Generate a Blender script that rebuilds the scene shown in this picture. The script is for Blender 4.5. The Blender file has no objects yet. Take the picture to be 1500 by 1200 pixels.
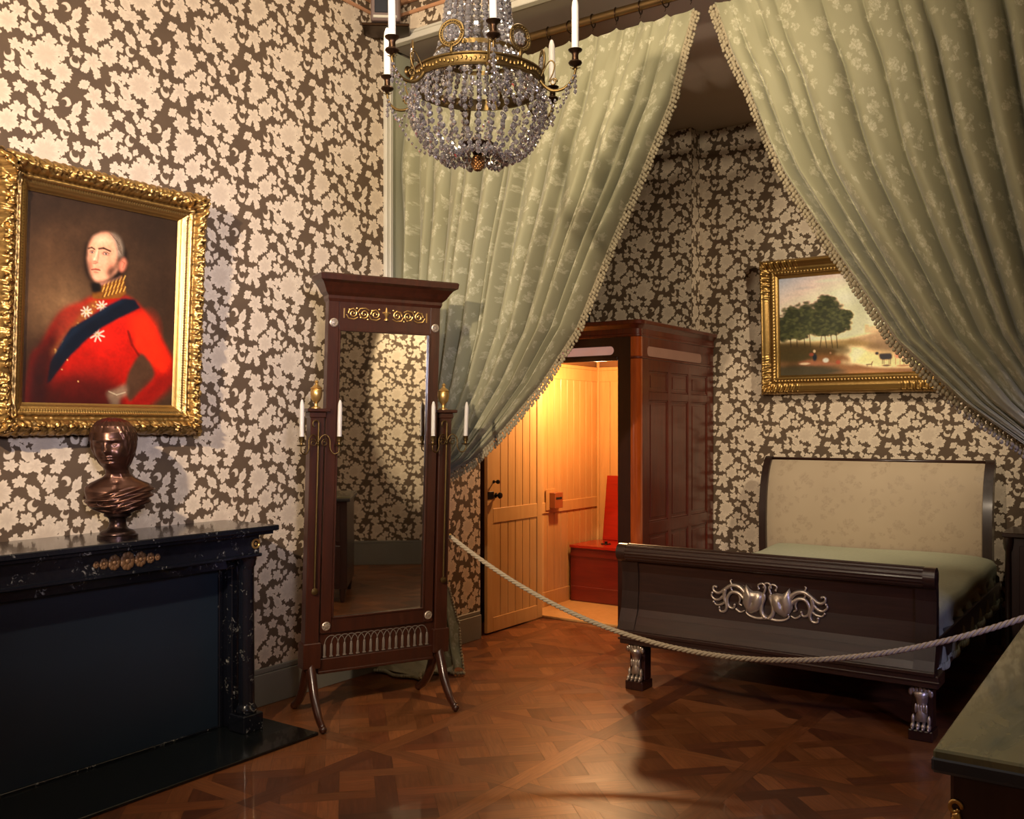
import bpy, math, random
import numpy as np
from mathutils import Vector, Matrix
from mathutils import noise as mnoise
random.seed(7)
PI = math.pi
COL = bpy.context.scene.collection
sc = bpy.context.scene
sc.view_settings.view_transform = 'Standard'
sc.view_settings.look = 'None'
sc.view_settings.exposure = 0.0

# ------------------------------------------------------------------ mesh builder
class MB:
    def __init__(s):
        s.v = []; s.f = []
    def add(s, vs, fs):
        o = len(s.v); s.v += [tuple(p) for p in vs]; s.f += [tuple(i + o for i in f) for f in fs]; return s
    def box(s, x0, x1, y0, y1, z0, z1, b=0.0):
        if x0 > x1: x0, x1 = x1, x0
        if y0 > y1: y0, y1 = y1, y0
        if z0 > z1: z0, z1 = z1, z0
        b = min(b, (x1-x0)*.45, (y1-y0)*.45, (z1-z0)*.45)
        if b <= 0:
            v = [(x, y, z) for z in (z0, z1) for y in (y0, y1) for x in (x0, x1)]
            return s.add(v, [(0,2,3,1),(4,5,7,6),(0,1,5,4),(2,6,7,3),(0,4,6,2),(1,3,7,5)])
        # bevelled box : 24 verts
        v = []; idx = {}
        for sx, X in ((0, x0), (1, x1)):
            for sy, Y in ((0, y0), (1, y1)):
                for sz, Z in ((0, z0), (1, z1)):
                    dx = b if sx == 0 else -b; dy = b if sy == 0 else -b; dz = b if sz == 0 else -b
                    idx[(sx, sy, sz, 0)] = len(v); v.append((X, Y+dy, Z+dz))
                    idx[(sx, sy, sz, 1)] = len(v); v.append((X+dx, Y, Z+dz))
                    idx[(sx, sy, sz, 2)] = len(v); v.append((X+dx, Y+dy, Z))
        f = []
        for k in (0, 1):
            f.append([idx[(k, a, c, 0)] for a, c in ((0,0),(0,1),(1,1),(1,0))])
            f.append([idx[(a, k, c, 1)] for a, c in ((0,0),(0,1),(1,1),(1,0))])
            f.append([idx[(a, c, k, 2)] for a, c in ((0,0),(0,1),(1,1),(1,0))])
        for a in (0, 1):
            for c in (0, 1):
                f.append([idx[(a, c, 0, 0)], idx[(a, c, 1, 0)], idx[(a, c, 1, 1)], idx[(a, c, 0, 1)]])
                f.append([idx[(a, 0, c, 0)], idx[(a, 1, c, 0)], idx[(a, 1, c, 2)], idx[(a, 0, c, 2)]])
                f.append([idx[(0, a, c, 1)], idx[(1, a, c, 1)], idx[(1, a, c, 2)], idx[(0, a, c, 2)]])
        for a in (0, 1):
            for c in (0, 1):
                for e in (0, 1):
                    f.append([idx[(a, c, e, k)] for k in (0, 1, 2)])
        return s.add(v, f)
    def prism(s, poly, axis, a0, a1):
        # poly: list of 2D points ; axis 'x': (y,z), 'y': (x,z), 'z': (x,y)
        def P(p, a):
            return {'x': (a, p[0], p[1]), 'y': (p[0], a, p[1]), 'z': (p[0], p[1], a)}[axis]
        n = len(poly)
        v = [P(p, a0) for p in poly] + [P(p, a1) for p in poly]
        f = [tuple(range(n)), tuple(range(2*n-1, n-1, -1))]
        f += [(i, (i+1) % n, n+(i+1) % n, n+i) for i in range(n)]
        return s.add(v, f)
    def tube(s, path, r, n=8, cap=True, flat=1.0):
        path = [Vector(p) for p in path]
        m = len(path); rs = r if isinstance(r, (list, tuple)) else [r]*m
        v = []; up = None
        for i, p in enumerate(path):
            t = (path[min(i+1, m-1)] - path[max(i-1, 0)])
            if t.length < 1e-9: t = Vector((0, 0, 1))
            t.normalize()
            if up is None:
                up = Vector((0, 0, 1)) if abs(t.z) < .9 else Vector((1, 0, 0))
            a = t.cross(up)
            if a.length < 1e-6: a = t.cross(Vector((0.3, 1, 0.2)))
            a.normalize(); b2 = a.cross(t); b2.normalize(); up = b2
            for k in range(n):
                an = 2*PI*k/n
                v.append(p + a*math.cos(an)*rs[i]*flat + b2*math.sin(an)*rs[i])
        f = [(i*n+k, i*n+(k+1) % n, (i+1)*n+(k+1) % n, (i+1)*n+k) for i in range(m-1) for k in range(n)]
        if cap:
            f.append(tuple(range(n-1, -1, -1))); f.append(tuple(range((m-1)*n, m*n)))
        return s.add(v, f)
    def lathe(s, prof, c=(0, 0, 0), n=24, axis='z'):
        v = []; m = len(prof)
        for r, z in prof:
            for k in range(n):
                a = 2*PI*k/n; x, y = max(r, 1e-4)*math.cos(a), max(r, 1e-4)*math.sin(a)
                q = {'z': (x, y, z), 'y': (x, z, y), 'x': (z, x, y)}[axis]
                v.append((c[0]+q[0], c[1]+q[1], c[2]+q[2]))
        f = [(i*n+k, i*n+(k+1) % n, (i+1)*n+(k+1) % n, (i+1)*n+k) for i in range(m-1) for k in range(n)]
        f.append(tuple(range(n-1, -1, -1))); f.append(tuple(range((m-1)*n, m*n)))
        return s.add(v, f)
    def ball(s, c, r, n=8, m=6):
        rx, ry, rz = r if isinstance(r, (tuple, list)) else (r, r, r)
        v = [(c[0], c[1], c[2]-rz)]
        for i in range(1, m):
            ph = -PI/2 + PI*i/m
            for k in range(n):
                a = 2*PI*k/n
                v.append((c[0]+rx*math.cos(ph)*math.cos(a), c[1]+ry*math.cos(ph)*math.sin(a), c[2]+rz*math.sin(ph)))
        v.append((c[0], c[1], c[2]+rz))
        f = [(0, 1+(k+1) % n, 1+k) for k in range(n)]
        for i in range(m-2):
            f += [(1+i*n+k, 1+i*n+(k+1) % n, 1+(i+1)*n+(k+1) % n, 1+(i+1)*n+k) for k in range(n)]
        o = 1+(m-2)*n; L = len(v)-1
        f += [(o+k, o+(k+1) % n, L) for k in range(n)]
        return s.add(v, f)
    def grid(s, pts, nu, nv, closed_u=False):
        # pts[j*nu+i]
        f = []
        for j in range(nv-1):
            for i in range(nu if closed_u else nu-1):
                i2 = (i+1) % nu
                f.append((j*nu+i, j*nu+i2, (j+1)*nu+i2, (j+1)*nu+i))
        return s.add(pts, f)
    def xf(s, fn):
        s.v = [tuple(fn(*p)) for p in s.v]; return s
    def build(s, name, m, parent=None, smooth=False, auto=None):
        me = bpy.data.meshes.new(name); me.from_pydata(s.v, [], s.f); me.update()
        import bmesh
        bm = bmesh.new(); bm.from_mesh(me)
        bmesh.ops.recalc_face_normals(bm, faces=bm.faces)
        bm.to_mesh(me); bm.free()
        if smooth: me.polygons.foreach_set('use_smooth', [True]*len(me.polygons))
        if auto is not None:
            me.polygons.foreach_set('use_smooth', [True]*len(me.polygons))
            me.set_sharp_from_angle(angle=math.radians(auto))
        if m: me.materials.append(m)
        o = bpy.data.objects.new(name, me); COL.objects.link(o)
        if parent: o.parent = parent
        return o

def tag(o, label=None, cat=None, group=None, kind=None):
    if label: o['label'] = label
    if cat: o['category'] = cat
    if group: o['group'] = group
    if kind: o['kind'] = kind
    return o
def thing(name, label, cat, loc=(0, 0, 0), rz=0, group=None):
    o = bpy.data.objects.new(name, None); COL.objects.link(o)
    o.location = loc; o.rotation_euler = (0, 0, rz); o.empty_display_size = .1
    return tag(o, label, cat, group)
def struct(o): o['kind'] = 'structure'; return o
def spline(pts, n):
    # Catmull-Rom
    P = [Vector(p) for p in pts]; out = []
    m = len(P)-1
    for i in range(n):
        t = i/(n-1)*m; k = min(int(t), m-1); t -= k
        p0 = P[max(k-1, 0)]; p1 = P[k]; p2 = P[k+1]; p3 = P[min(k+2, m)]
        out.append(.5*((2*p1)+(p2-p0)*t+(2*p0-5*p1+4*p2-p3)*t*t+(3*p1-p0-3*p2+p3)*t**3))
    return out

# ------------------------------------------------------------------ materials
def lin(c):
    c = c/255.0
    return c/12.92 if c <= .04045 else ((c+.055)/1.055)**2.4
def rgb(r, g, b): return (lin(r), lin(g), lin(b), 1.0)
class NT:
    def __init__(s, name):
        s.m = bpy.data.materials.new(name); s.m.use_nodes = True
        s.t = s.m.node_tree; s.t.nodes.clear()
        s.out = s.t.nodes.new('ShaderNodeOutputMaterial')
        s.b = s.t.nodes.new('ShaderNodeBsdfPrincipled')
        s.t.links.new(s.b.outputs[0], s.out.inputs[0])
    def n(s, typ, **kw):
        x = s.t.nodes.new('ShaderNode'+typ)
        for k, v in kw.items(): setattr(x, k, v)
        return x
    def l(s, a, b): s.t.links.new(a, b)
    def math(s, op, a, b=None, c=None, clamp=False):
        x = s.t.nodes.new('ShaderNodeMath'); x.operation = op; x.use_clamp = clamp
        for i, q in enumerate((a, b, c)):
            if q is None: continue
            if isinstance(q, (int, float)): x.inputs[i].default_value = q
            else: s.t.links.new(q, x.inputs[i])
        return x.outputs[0]
    def vm(s, op, a, b=None, c=None):
        x = s.t.nodes.new('ShaderNodeVectorMath'); x.operation = op
        for i, q in enumerate((a, b, c)):
            if q is None: continue
            if isinstance(q, tuple): x.inputs[i].default_value = q
            else: s.t.links.new(q, x.inputs[i])
        return x.outputs[1] if op in ('LENGTH', 'DISTANCE', 'DOT_PRODUCT') else x.outputs[0]
    def mix(s, f, a, b, typ='MIX'):
        x = s.t.nodes.new('ShaderNodeMix'); x.data_type = 'RGBA'; x.blend_type = typ
        for sock, q in ((x.inputs[0], f), (x.inputs[6], a), (x.inputs[7], b)):
            if isinstance(q, (int, float, tuple)): sock.default_value = q
            else: s.t.links.new(q, sock)
        return x.outputs[2]
    def noise(s, vec, scale, detail=3, rough=.5, dist=0):
        x = s.n('TexNoise'); x.inputs['Scale'].default_value = scale; x.inputs['Detail'].default_value = detail
        x.inputs['Roughness'].default_value = rough; x.inputs['Distortion'].default_value = dist
        if vec is not None: s.l(vec, x.inputs['Vector'])
        return x.outputs[0]
    def ramp(s, fac, stops):
        x = s.n('ValToRGB'); e = x.color_ramp.elements
        while len(e) < len(stops): e.new(.5)
        for i, (p, c) in enumerate(stops): e[i].position = p; e[i].color = c
        s.l(fac, x.inputs[0]); return x.outputs[0]
    def bump(s, h, st=.3, d=.01):
        x = s.n('Bump'); x.inputs['Strength'].default_value = st; x.inputs['Distance'].default_value = d
        s.l(h, x.inputs['Height']); s.l(x.outputs[0], s.b.inputs['Normal'])
    def obj(s): return s.n('TexCoord').outputs['Object']
    def uv(s): return s.n('TexCoord').outputs['UV']
    def map(s, vec, scale=(1, 1, 1), rot=(0, 0, 0), loc=(0, 0, 0)):
        x = s.n('Mapping'); x.inputs['Scale'].default_value = scale; x.inputs['Rotation'].default_value = rot
        x.inputs['Location'].default_value = loc; s.l(vec, x.inputs['Vector']); return x.outputs[0]
    def set(s, **kw):
        for k, v in kw.items():
            i = s.b.inputs[k.replace('_', ' ')]
            if isinstance(v, (int, float, tuple)): i.default_value = v
            else: s.l(v, i)
        return s.m

# shapes in wallpaper tile : (cx, cy, rx, ry, rot, kind)   metres, tile .50 x .40
def _tile():
    raw = [  # crop px : x, y, rx, ry, rot, kind
        (565,410,66,62,10,'F'),(612,566,52,48,40,'G'),(525,492,40,42,20,'L'),(450,368,46,22,65,'E'),
        (430,425,34,20,10,'E'),(440,478,32,20,120,'E'),(660,500,38,34,30,'L'),(733,452,44,25,-50,'E'),
        (728,524,24,26,0,'C'),(700,590,30,34,60,'L'),(722,612,20,20,200,'C'),(532,622,46,44,0,'L'),(492,668,26,20,30,'E'),
        (552,688,26,22,70,'E'),(788,722,72,64,35,'F'),(705,778,58,26,-55,'E'),(738,850,52,30,10,'L'),
        (688,842,34,22,120,'E'),(648,690,30,28,15,'L'),(700,688,32,26,50,'L'),(622,752,26,24,90,'C'),
        (628,818,32,26,0,'L'),(806,640,36,32,25,'L'),(866,690,40,34,60,'L'),(868,806,50,46,15,'G'),
        (888,430,22,22,180,'C'),(812,425,42,38,45,'L'),(812,512,30,26,0,'L'),(868,560,40,26,-30,'E'),
        (668,376,32,26,20,'L'),(540,822,46,44,50,'L'),(486,760,32,22,35,'E'),(842,342,36,30,10,'L'),
        (764,378,26,18,100,'E'),(455,580,26,24,10,'L'),(440,640,22,26,40,'C'),(760,590,22,16,60,'E'),(880,620,20,20,20,'C')]
    out = []
    for x, y, rx, ry, ro, k in raw:
        X = (x-400)/490*.46; Y = -(y-.2*(x-400)-330)/540*.42
        out.append((X, Y, rx*.00103, ry*.00101, math.radians(ro), k))
    return out
TILE = _tile()
def leaf_field(T, vec, shapes, tw=.46, th=.42):
    acc = None; shade = None
    for cx, cy, rx, ry, ro, k in shapes:
        d = T.vm('SUBTRACT', vec, (cx, cy, 0))
        d = _wrap(T, d, tw, th)
        m = T.n('Mapping'); m.vector_type = 'TEXTURE'; m.inputs['Rotation'].default_value = (0, 0, ro)
        m.inputs['Scale'].default_value = (rx, ry, 1); T.l(d, m.inputs['Vector']); p = m.outputs[0]
        r = T.vm('LENGTH', p)
        if k == 'C':
            r2 = T.vm('DISTANCE', p, (.52, .34, 0))
            f = T.math('MINIMUM', T.math('SUBTRACT', 1.0, r), T.math('SUBTRACT', r2, .62))
        else:
            s = T.n('SeparateXYZ'); T.l(p, s.inputs[0])
            th_ = T.math('ARCTAN2', s.outputs[1], s.outputs[0])
            nl, a0, a1 = {'F': (8, .80, .20), 'G': (6, .76, .24), 'L': (5, .62, .42), 'E': (4, .72, .28)}[k]
            w = T.math('ABSOLUTE', T.math('COSINE', T.math('MULTIPLY', th_, nl/2)))
            w2 = T.math('COSINE', T.math('MULTIPLY_ADD', th_, nl*3, 1.0))
            R = T.math('MULTIPLY_ADD', w, a1, a0)
            R = T.math('MULTIPLY_ADD', w2, .055, R)
            f = T.math('SUBTRACT', R, r)
            if k in 'FL':   # a vein tone
                vv = T.math('MULTIPLY', T.math('ABSOLUTE', w), T.math('LESS_THAN', r, .95))
                shade = vv if shade is None else shade
        f = T.math('MULTIPLY', f, (rx+ry)/.08)
        acc = f if acc is None else T.math('MAXIMUM', acc, f)
    return acc
def _wrap(T, d, tw, th):
    x = T.t.nodes.new('ShaderNodeVectorMath'); x.operation = 'WRAP'
    T.l(d, x.inputs[0]); x.inputs[1].default_value = (tw/2, th/2, 1.0); x.inputs[2].default_value = (-tw/2, -th/2, -1.0)
    return x.outputs[0]

def mat_wallpaper(axis, name):
    T = NT(name)
    s = T.n('SeparateXYZ'); T.l(T.obj(), s.inputs[0])
    c = T.n('CombineXYZ'); T.l(s.outputs[1 if axis == 'Y' else 0], c.inputs[0]); T.l(s.outputs[2], c.inputs[1])
    v = c.outputs[0]
    nz = T.n('TexNoise'); nz.inputs['Scale'].default_value = 26; nz.inputs['Detail'].default_value = 2; T.l(v, nz.inputs['Vector'])
    off = T.vm('SUBTRACT', nz.outputs['Color'], (.5, .5, .5)); off = T.vm('MULTIPLY', off, (.016, .016, 0))
    v2 = T.vm('ADD', v, off)
    f = leaf_field(T, v2, TILE)
    mask = T.math('MULTIPLY_ADD', f, 14, .35, clamp=True)
    inner = T.math('MULTIPLY', f, 1.3, clamp=True)
    n1 = T.noise(v, 60, 3, .6); n2 = T.noise(v, 7, 2)
    cream = T.mix(inner, rgb(232, 214, 188), rgb(200, 180, 156))
    cream = T.mix(T.math('MULTIPLY_ADD', n1, 1.6, -.45, clamp=True), cream, rgb(212, 192, 166))
    brown = T.mix(n2, rgb(100, 80, 58), rgb(82, 64, 48))
    cream = T.mix(T.math('MULTIPLY_ADD', f, -9, .95, clamp=True), cream, rgb(176, 152, 124))
    col = T.mix(mask, brown, cream)
    rough = T.math('MULTIPLY_ADD', mask, -.12, .72)
    T.bump(n1, .08, .001)
    return T.set(Base_Color=col, Roughness=rough)

def mat_damask(name, c1, c2, c3, k=.55):
    T = NT(name); v = T.uv()
    nz = T.n('TexNoise'); nz.inputs['Scale'].default_value = 26; nz.inputs['Detail'].default_value = 2; T.l(v, nz.inputs['Vector'])
    off = T.vm('SUBTRACT', nz.outputs['Color'], (.5, .5, .5)); off = T.vm('MULTIPLY', off, (.045, .045, 0))
    v2 = T.vm('MULTIPLY', T.vm('ADD', v, off), (1.3, 1.3, 1))
    sh = [TILE[i] for i in (0, 1, 2, 3, 6, 7, 11, 14, 15, 16, 21, 24, 26, 30)]
    sh = [(a, b, c*.8, d*.8, e, k_) for a, b, c, d, e, k_ in sh]
    f = leaf_field(T, v2, sh)
    mask = T.math('MULTIPLY_ADD', f, 6, .25, clamp=True)
    n1 = T.noise(v, 55, 4, .75, .5)
    mask = T.math('MULTIPLY', mask, T.math('MULTIPLY_ADD', n1, 4.5, -1.7, clamp=True))
    base = T.mix(T.noise(v, 3, 2), c1, c2)
    col = T.mix(T.math('MULTIPLY', mask, k), base, c3)
    T.bump(T.noise(v, 300, 2), .15, .001)
    return T.set(Base_Color=col, Roughness=T.math('MULTIPLY_ADD', mask, -.25, .75), Sheen_Weight=.25)

def mat_wood(name, c1, c2, axis='z', scale=6, rough=.35, coat=.3, fig=.6):
    T = NT(name); st = {'x': (1, 9, 9), 'y': (9, 1, 9), 'z': (9, 9, 1)}[axis]
    v = T.map(T.obj(), scale=st)
    n = T.noise(v, scale, 5, .6, fig)
    n2 = T.noise(T.obj(), 2.3, 2)
    f = T.math('MULTIPLY_ADD', n, 1.6, -.3, clamp=True)
    col = T.mix(f, c1, c2)
    col = T.mix(T.math('MULTIPLY', n2, .5), col, tuple(x*.45 for x in c1[:3])+(1,))
    T.bump(n, .08, .002)
    return T.set(Base_Color=col, Roughness=rough, Coat_Weight=coat, Coat_Roughness=.15)
def mat_plain(name, c, rough=.5, metal=0, noise=.15, nscale=12, bump=0, coat=0):
    T = NT(name); n = T.noise(T.obj(), nscale, 4, .6)
    col = T.mix(T.math('MULTIPLY', n, noise*2, clamp=True), c, tuple(x*.55 for x in c[:3])+(1,))
    if bump: T.bump(n, bump, .004)
    return T.set(Base_Color=col, Roughness=rough, Metallic=metal, Coat_Weight=coat)
def mat_vcol(name, rough=.5, noise=0, coat=.0, metal=0):
    T = NT(name); a = T.n('Attribute'); a.attribute_name = 'Col'
    col = a.outputs['Color']
    if noise:
        n = T.noise(T.obj(), 90, 3); col = T.mix(T.math('MULTIPLY', n, noise), col, (0.02, .015, .01, 1))
    return T.set(Base_Color=col, Roughness=rough, Coat_Weight=coat, Metallic=metal)

M = {}
M['wallY'] = mat_wallpaper('Y', 'wallpaper_along_y')
M['wallX'] = mat_wallpaper('X', 'wallpaper_along_x')
M['curtain'] = mat_damask('sage_damask', rgb(164, 160, 128), rgb(146, 143, 112), rgb(212, 206, 176), .62)
M['headfab'] = mat_damask('beige_damask', rgb(186, 166, 138), rgb(170, 150, 124), rgb(136, 114, 90), .4)
M['cover'] = mat_plain('green_bedcover', rgb(188, 188, 158), .9, 0, .25, 40, .4)
M['fringe'] = mat_plain('cream_fringe', rgb(176, 162, 132), .9, 0, .3, 60)
M['paint'] = mat_plain('offwhite_paint', rgb(206, 200, 184), .5, 0, .1, 6)
M['panelgreen'] = mat_plain('greygreen_paint', rgb(160, 158, 132), .55, 0, .1, 5)
M['ceil'] = mat_plain('ceiling_plaster', rgb(235, 230, 220), .8, 0, .05, 4)
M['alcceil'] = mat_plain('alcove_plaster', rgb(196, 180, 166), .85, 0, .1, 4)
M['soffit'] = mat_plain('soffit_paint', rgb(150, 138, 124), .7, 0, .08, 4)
M['pinkmould'] = mat_plain('gilt_pink_moulding', rgb(216, 160, 120), .4, .2, .2, 30)
M['base'] = mat_plain('baseboard_paint', rgb(128, 124, 112), .5, 0, .15, 8)
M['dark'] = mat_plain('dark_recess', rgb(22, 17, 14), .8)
M['mah'] = mat_wood('dark_mahogany', rgb(74, 34, 19), rgb(32, 15, 9), 'z', 4, .32, .35)
M['mahx'] = mat_wood('dark_mahogany_h', rgb(70, 34, 22), rgb(34, 17, 12), 'x', 4, .32, .35)
M['bedwood'] = mat_wood('bed_walnut', rgb(66, 40, 30), rgb(34, 20, 16), 'x', 3.2, .36, .3, 1.2)
M['bedwoodz'] = mat_wood('bed_walnut_z', rgb(58, 38, 31), rgb(34, 22, 18), 'z', 3.2, .36, .3, 1.2)
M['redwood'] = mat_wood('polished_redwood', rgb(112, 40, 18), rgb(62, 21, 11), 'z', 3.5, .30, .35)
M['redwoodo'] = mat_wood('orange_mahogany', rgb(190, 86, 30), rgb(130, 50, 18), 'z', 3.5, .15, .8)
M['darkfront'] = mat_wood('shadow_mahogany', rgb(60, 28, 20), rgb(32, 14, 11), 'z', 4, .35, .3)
M['redpaint'] = mat_wood('red_seat_wood', rgb(190, 38, 18), rgb(140, 22, 12), 'x', 3, .3, .4)
M['redfront'] = mat_wood('red_brown_front', rgb(130, 34, 20), rgb(90, 20, 14), 'x', 3, .35, .3)
M['pine'] = mat_wood('pine', rgb(228, 178, 112), rgb(206, 150, 84), 'z', 2.5, .5, .1)
M['pinegap'] = mat_plain('pine_groove', rgb(136, 92, 52), .8)
M['brass'] = mat_plain('aged_brass', rgb(110, 88, 50), .42, .9, .3, 30)
M['rodbrass'] = mat_plain('dull_brass_rod', rgb(128, 102, 66), .38, .9, .3, 10)
M['darkbrass'] = mat_plain('dark_bronze', rgb(70, 50, 34), .35, .9, .3, 30)
M['gilt'] = mat_plain('gilt_ornament', rgb(226, 184, 110), .32, .85, .25, 40)
M['blackiron'] = mat_plain('black_iron', rgb(20, 16, 14), .4, .6)
M['bronze'] = mat_plain('brown_bronze', rgb(104, 74, 62), .3, .88, .35, 18)
M['bronzed'] = mat_plain('dark_bronze_socle', rgb(64, 48, 44), .3, .9, .2, 18)
M['silver'] = mat_plain('silvered_mount', rgb(206, 190, 170), .36, .75, .25, 60)
M['candle'] = mat_plain('candle_wax', rgb(214, 206, 194), .5, 0, .03)
M['rope'] = mat_plain('rope_fibre', rgb(190, 174, 148), .85, 0, .2, 80)
M['palefringe'] = mat_plain('pale_pooled_fabric', rgb(206, 200, 172), .9, 0, .3, 40, .3)

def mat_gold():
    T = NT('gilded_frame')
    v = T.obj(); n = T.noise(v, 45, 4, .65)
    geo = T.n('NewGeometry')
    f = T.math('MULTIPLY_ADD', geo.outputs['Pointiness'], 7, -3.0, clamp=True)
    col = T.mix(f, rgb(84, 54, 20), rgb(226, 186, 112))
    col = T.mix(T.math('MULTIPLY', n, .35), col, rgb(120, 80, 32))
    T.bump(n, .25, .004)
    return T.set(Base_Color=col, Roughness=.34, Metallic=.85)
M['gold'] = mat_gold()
def mat_marble(name, base, fleck, amount, rough=.16, scale=9, vein=None):
    T = NT(name); v = T.obj()
    vo = T.n('TexVoronoi'); vo.inputs['Scale'].default_value = scale*3; T.l(T.map(v, scale=(1, 1.4, .8)), vo.inputs['Vector'])
    n = T.noise(v, scale, 5, .7, .8); n2 = T.noise(v, scale*4, 4, .7, 1.0)
    f = T.math('MULTIPLY', T.math('MULTIPLY_ADD', n, 12, -12*amount, clamp=True), T.math('MULTIPLY_ADD', n2, 8, -4.4, clamp=True))
    col = T.mix(T.noise(v, 3, 3), base, tuple(x*.5 for x in base[:3])+(1,))
    col = T.mix(f, col, fleck)
    if vein:
        nv = T.noise(T.map(v, scale=(3.0, .9, 1), rot=(0, 0, .5)), 2.2, 5, .6, 1.5)
        col = T.mix(T.math('MULTIPLY_ADD', nv, 5, -2.3, clamp=True), col, vein)
    return T.set(Base_Color=col, Roughness=rough, Coat_Weight=.3)
M['blackmarble'] = mat_marble('black_fossil_marble', rgb(20, 22, 30), rgb(170, 166, 156), .53, .2)
M['hearth'] = mat_marble('dark_hearth_marble', rgb(20, 24, 24), rgb(70, 74, 66), .58, .22)
M['greymarble'] = mat_marble('grey_green_marble', rgb(126, 122, 92), rgb(120, 118, 100), .6, .25, 9, rgb(70, 78, 66))
M['fireboard'] = mat_plain('blue_black_board', rgb(32, 43, 56), .38, .1, .3, 3)
def mat_mirror():
    T = NT('mirror_glass'); n = T.noise(T.obj(), 3, 2)
    return T.set(Base_Color=T.mix(n, (.80, .78, .72, 1), (.72, .70, .65, 1)), Metallic=1.0, Roughness=.015)
M['mirror'] = mat_mirror()
def mat_crystal():
    T = NT('cut_crystal')
    T.set(Base_Color=(.80, .77, .79, 1), Roughness=.03, Transmission_Weight=.84, IOR=1.5)
    g = T.n('BsdfGlossy'); g.inputs['Color'].default_value = (.86, .84, .87, 1); g.inputs['Roughness'].default_value = .05
    mx = T.n('MixShader'); mx.inputs[0].default_value = .5
    T.l(T.b.outputs[0], mx.inputs[1]); T.l(g.outputs[0], mx.inputs[2]); T.l(mx.outputs[0], T.out.inputs[0])
    return T.m
M['crystal'] = mat_crystal()
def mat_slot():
    T = NT('painted_slot_glow')
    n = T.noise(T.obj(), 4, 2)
    T.set(Base_Color=rgb(150, 96, 80), Roughness=.3, Emission_Color=T.mix(n, (1, .40, .26, 1), (1, .62, .5, 1)), Emission_Strength=.34)  # emission stands in for closet light coming through the slot
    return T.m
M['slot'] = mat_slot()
M['spkbody'] = mat_plain('grey_plastic', rgb(120, 100, 94), .5)
M['spkgrille'] = mat_plain('dark_grille', rgb(34, 34, 42), .7)
# ================================================================== SETTING
LX = -4.0       # left wall
RX = 1.9        # right wall
BY = -1.7       # wall behind the camera
OY0, OY1 = 4.37, 4.72   # opening wall thickness
AY = 7.6        # alcove back wall
CH = 4.12       # room ceiling
AC = 4.04       # alcove ceiling
JR = 0.06       # right jamb of the alcove opening
SOF = 3.86

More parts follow.
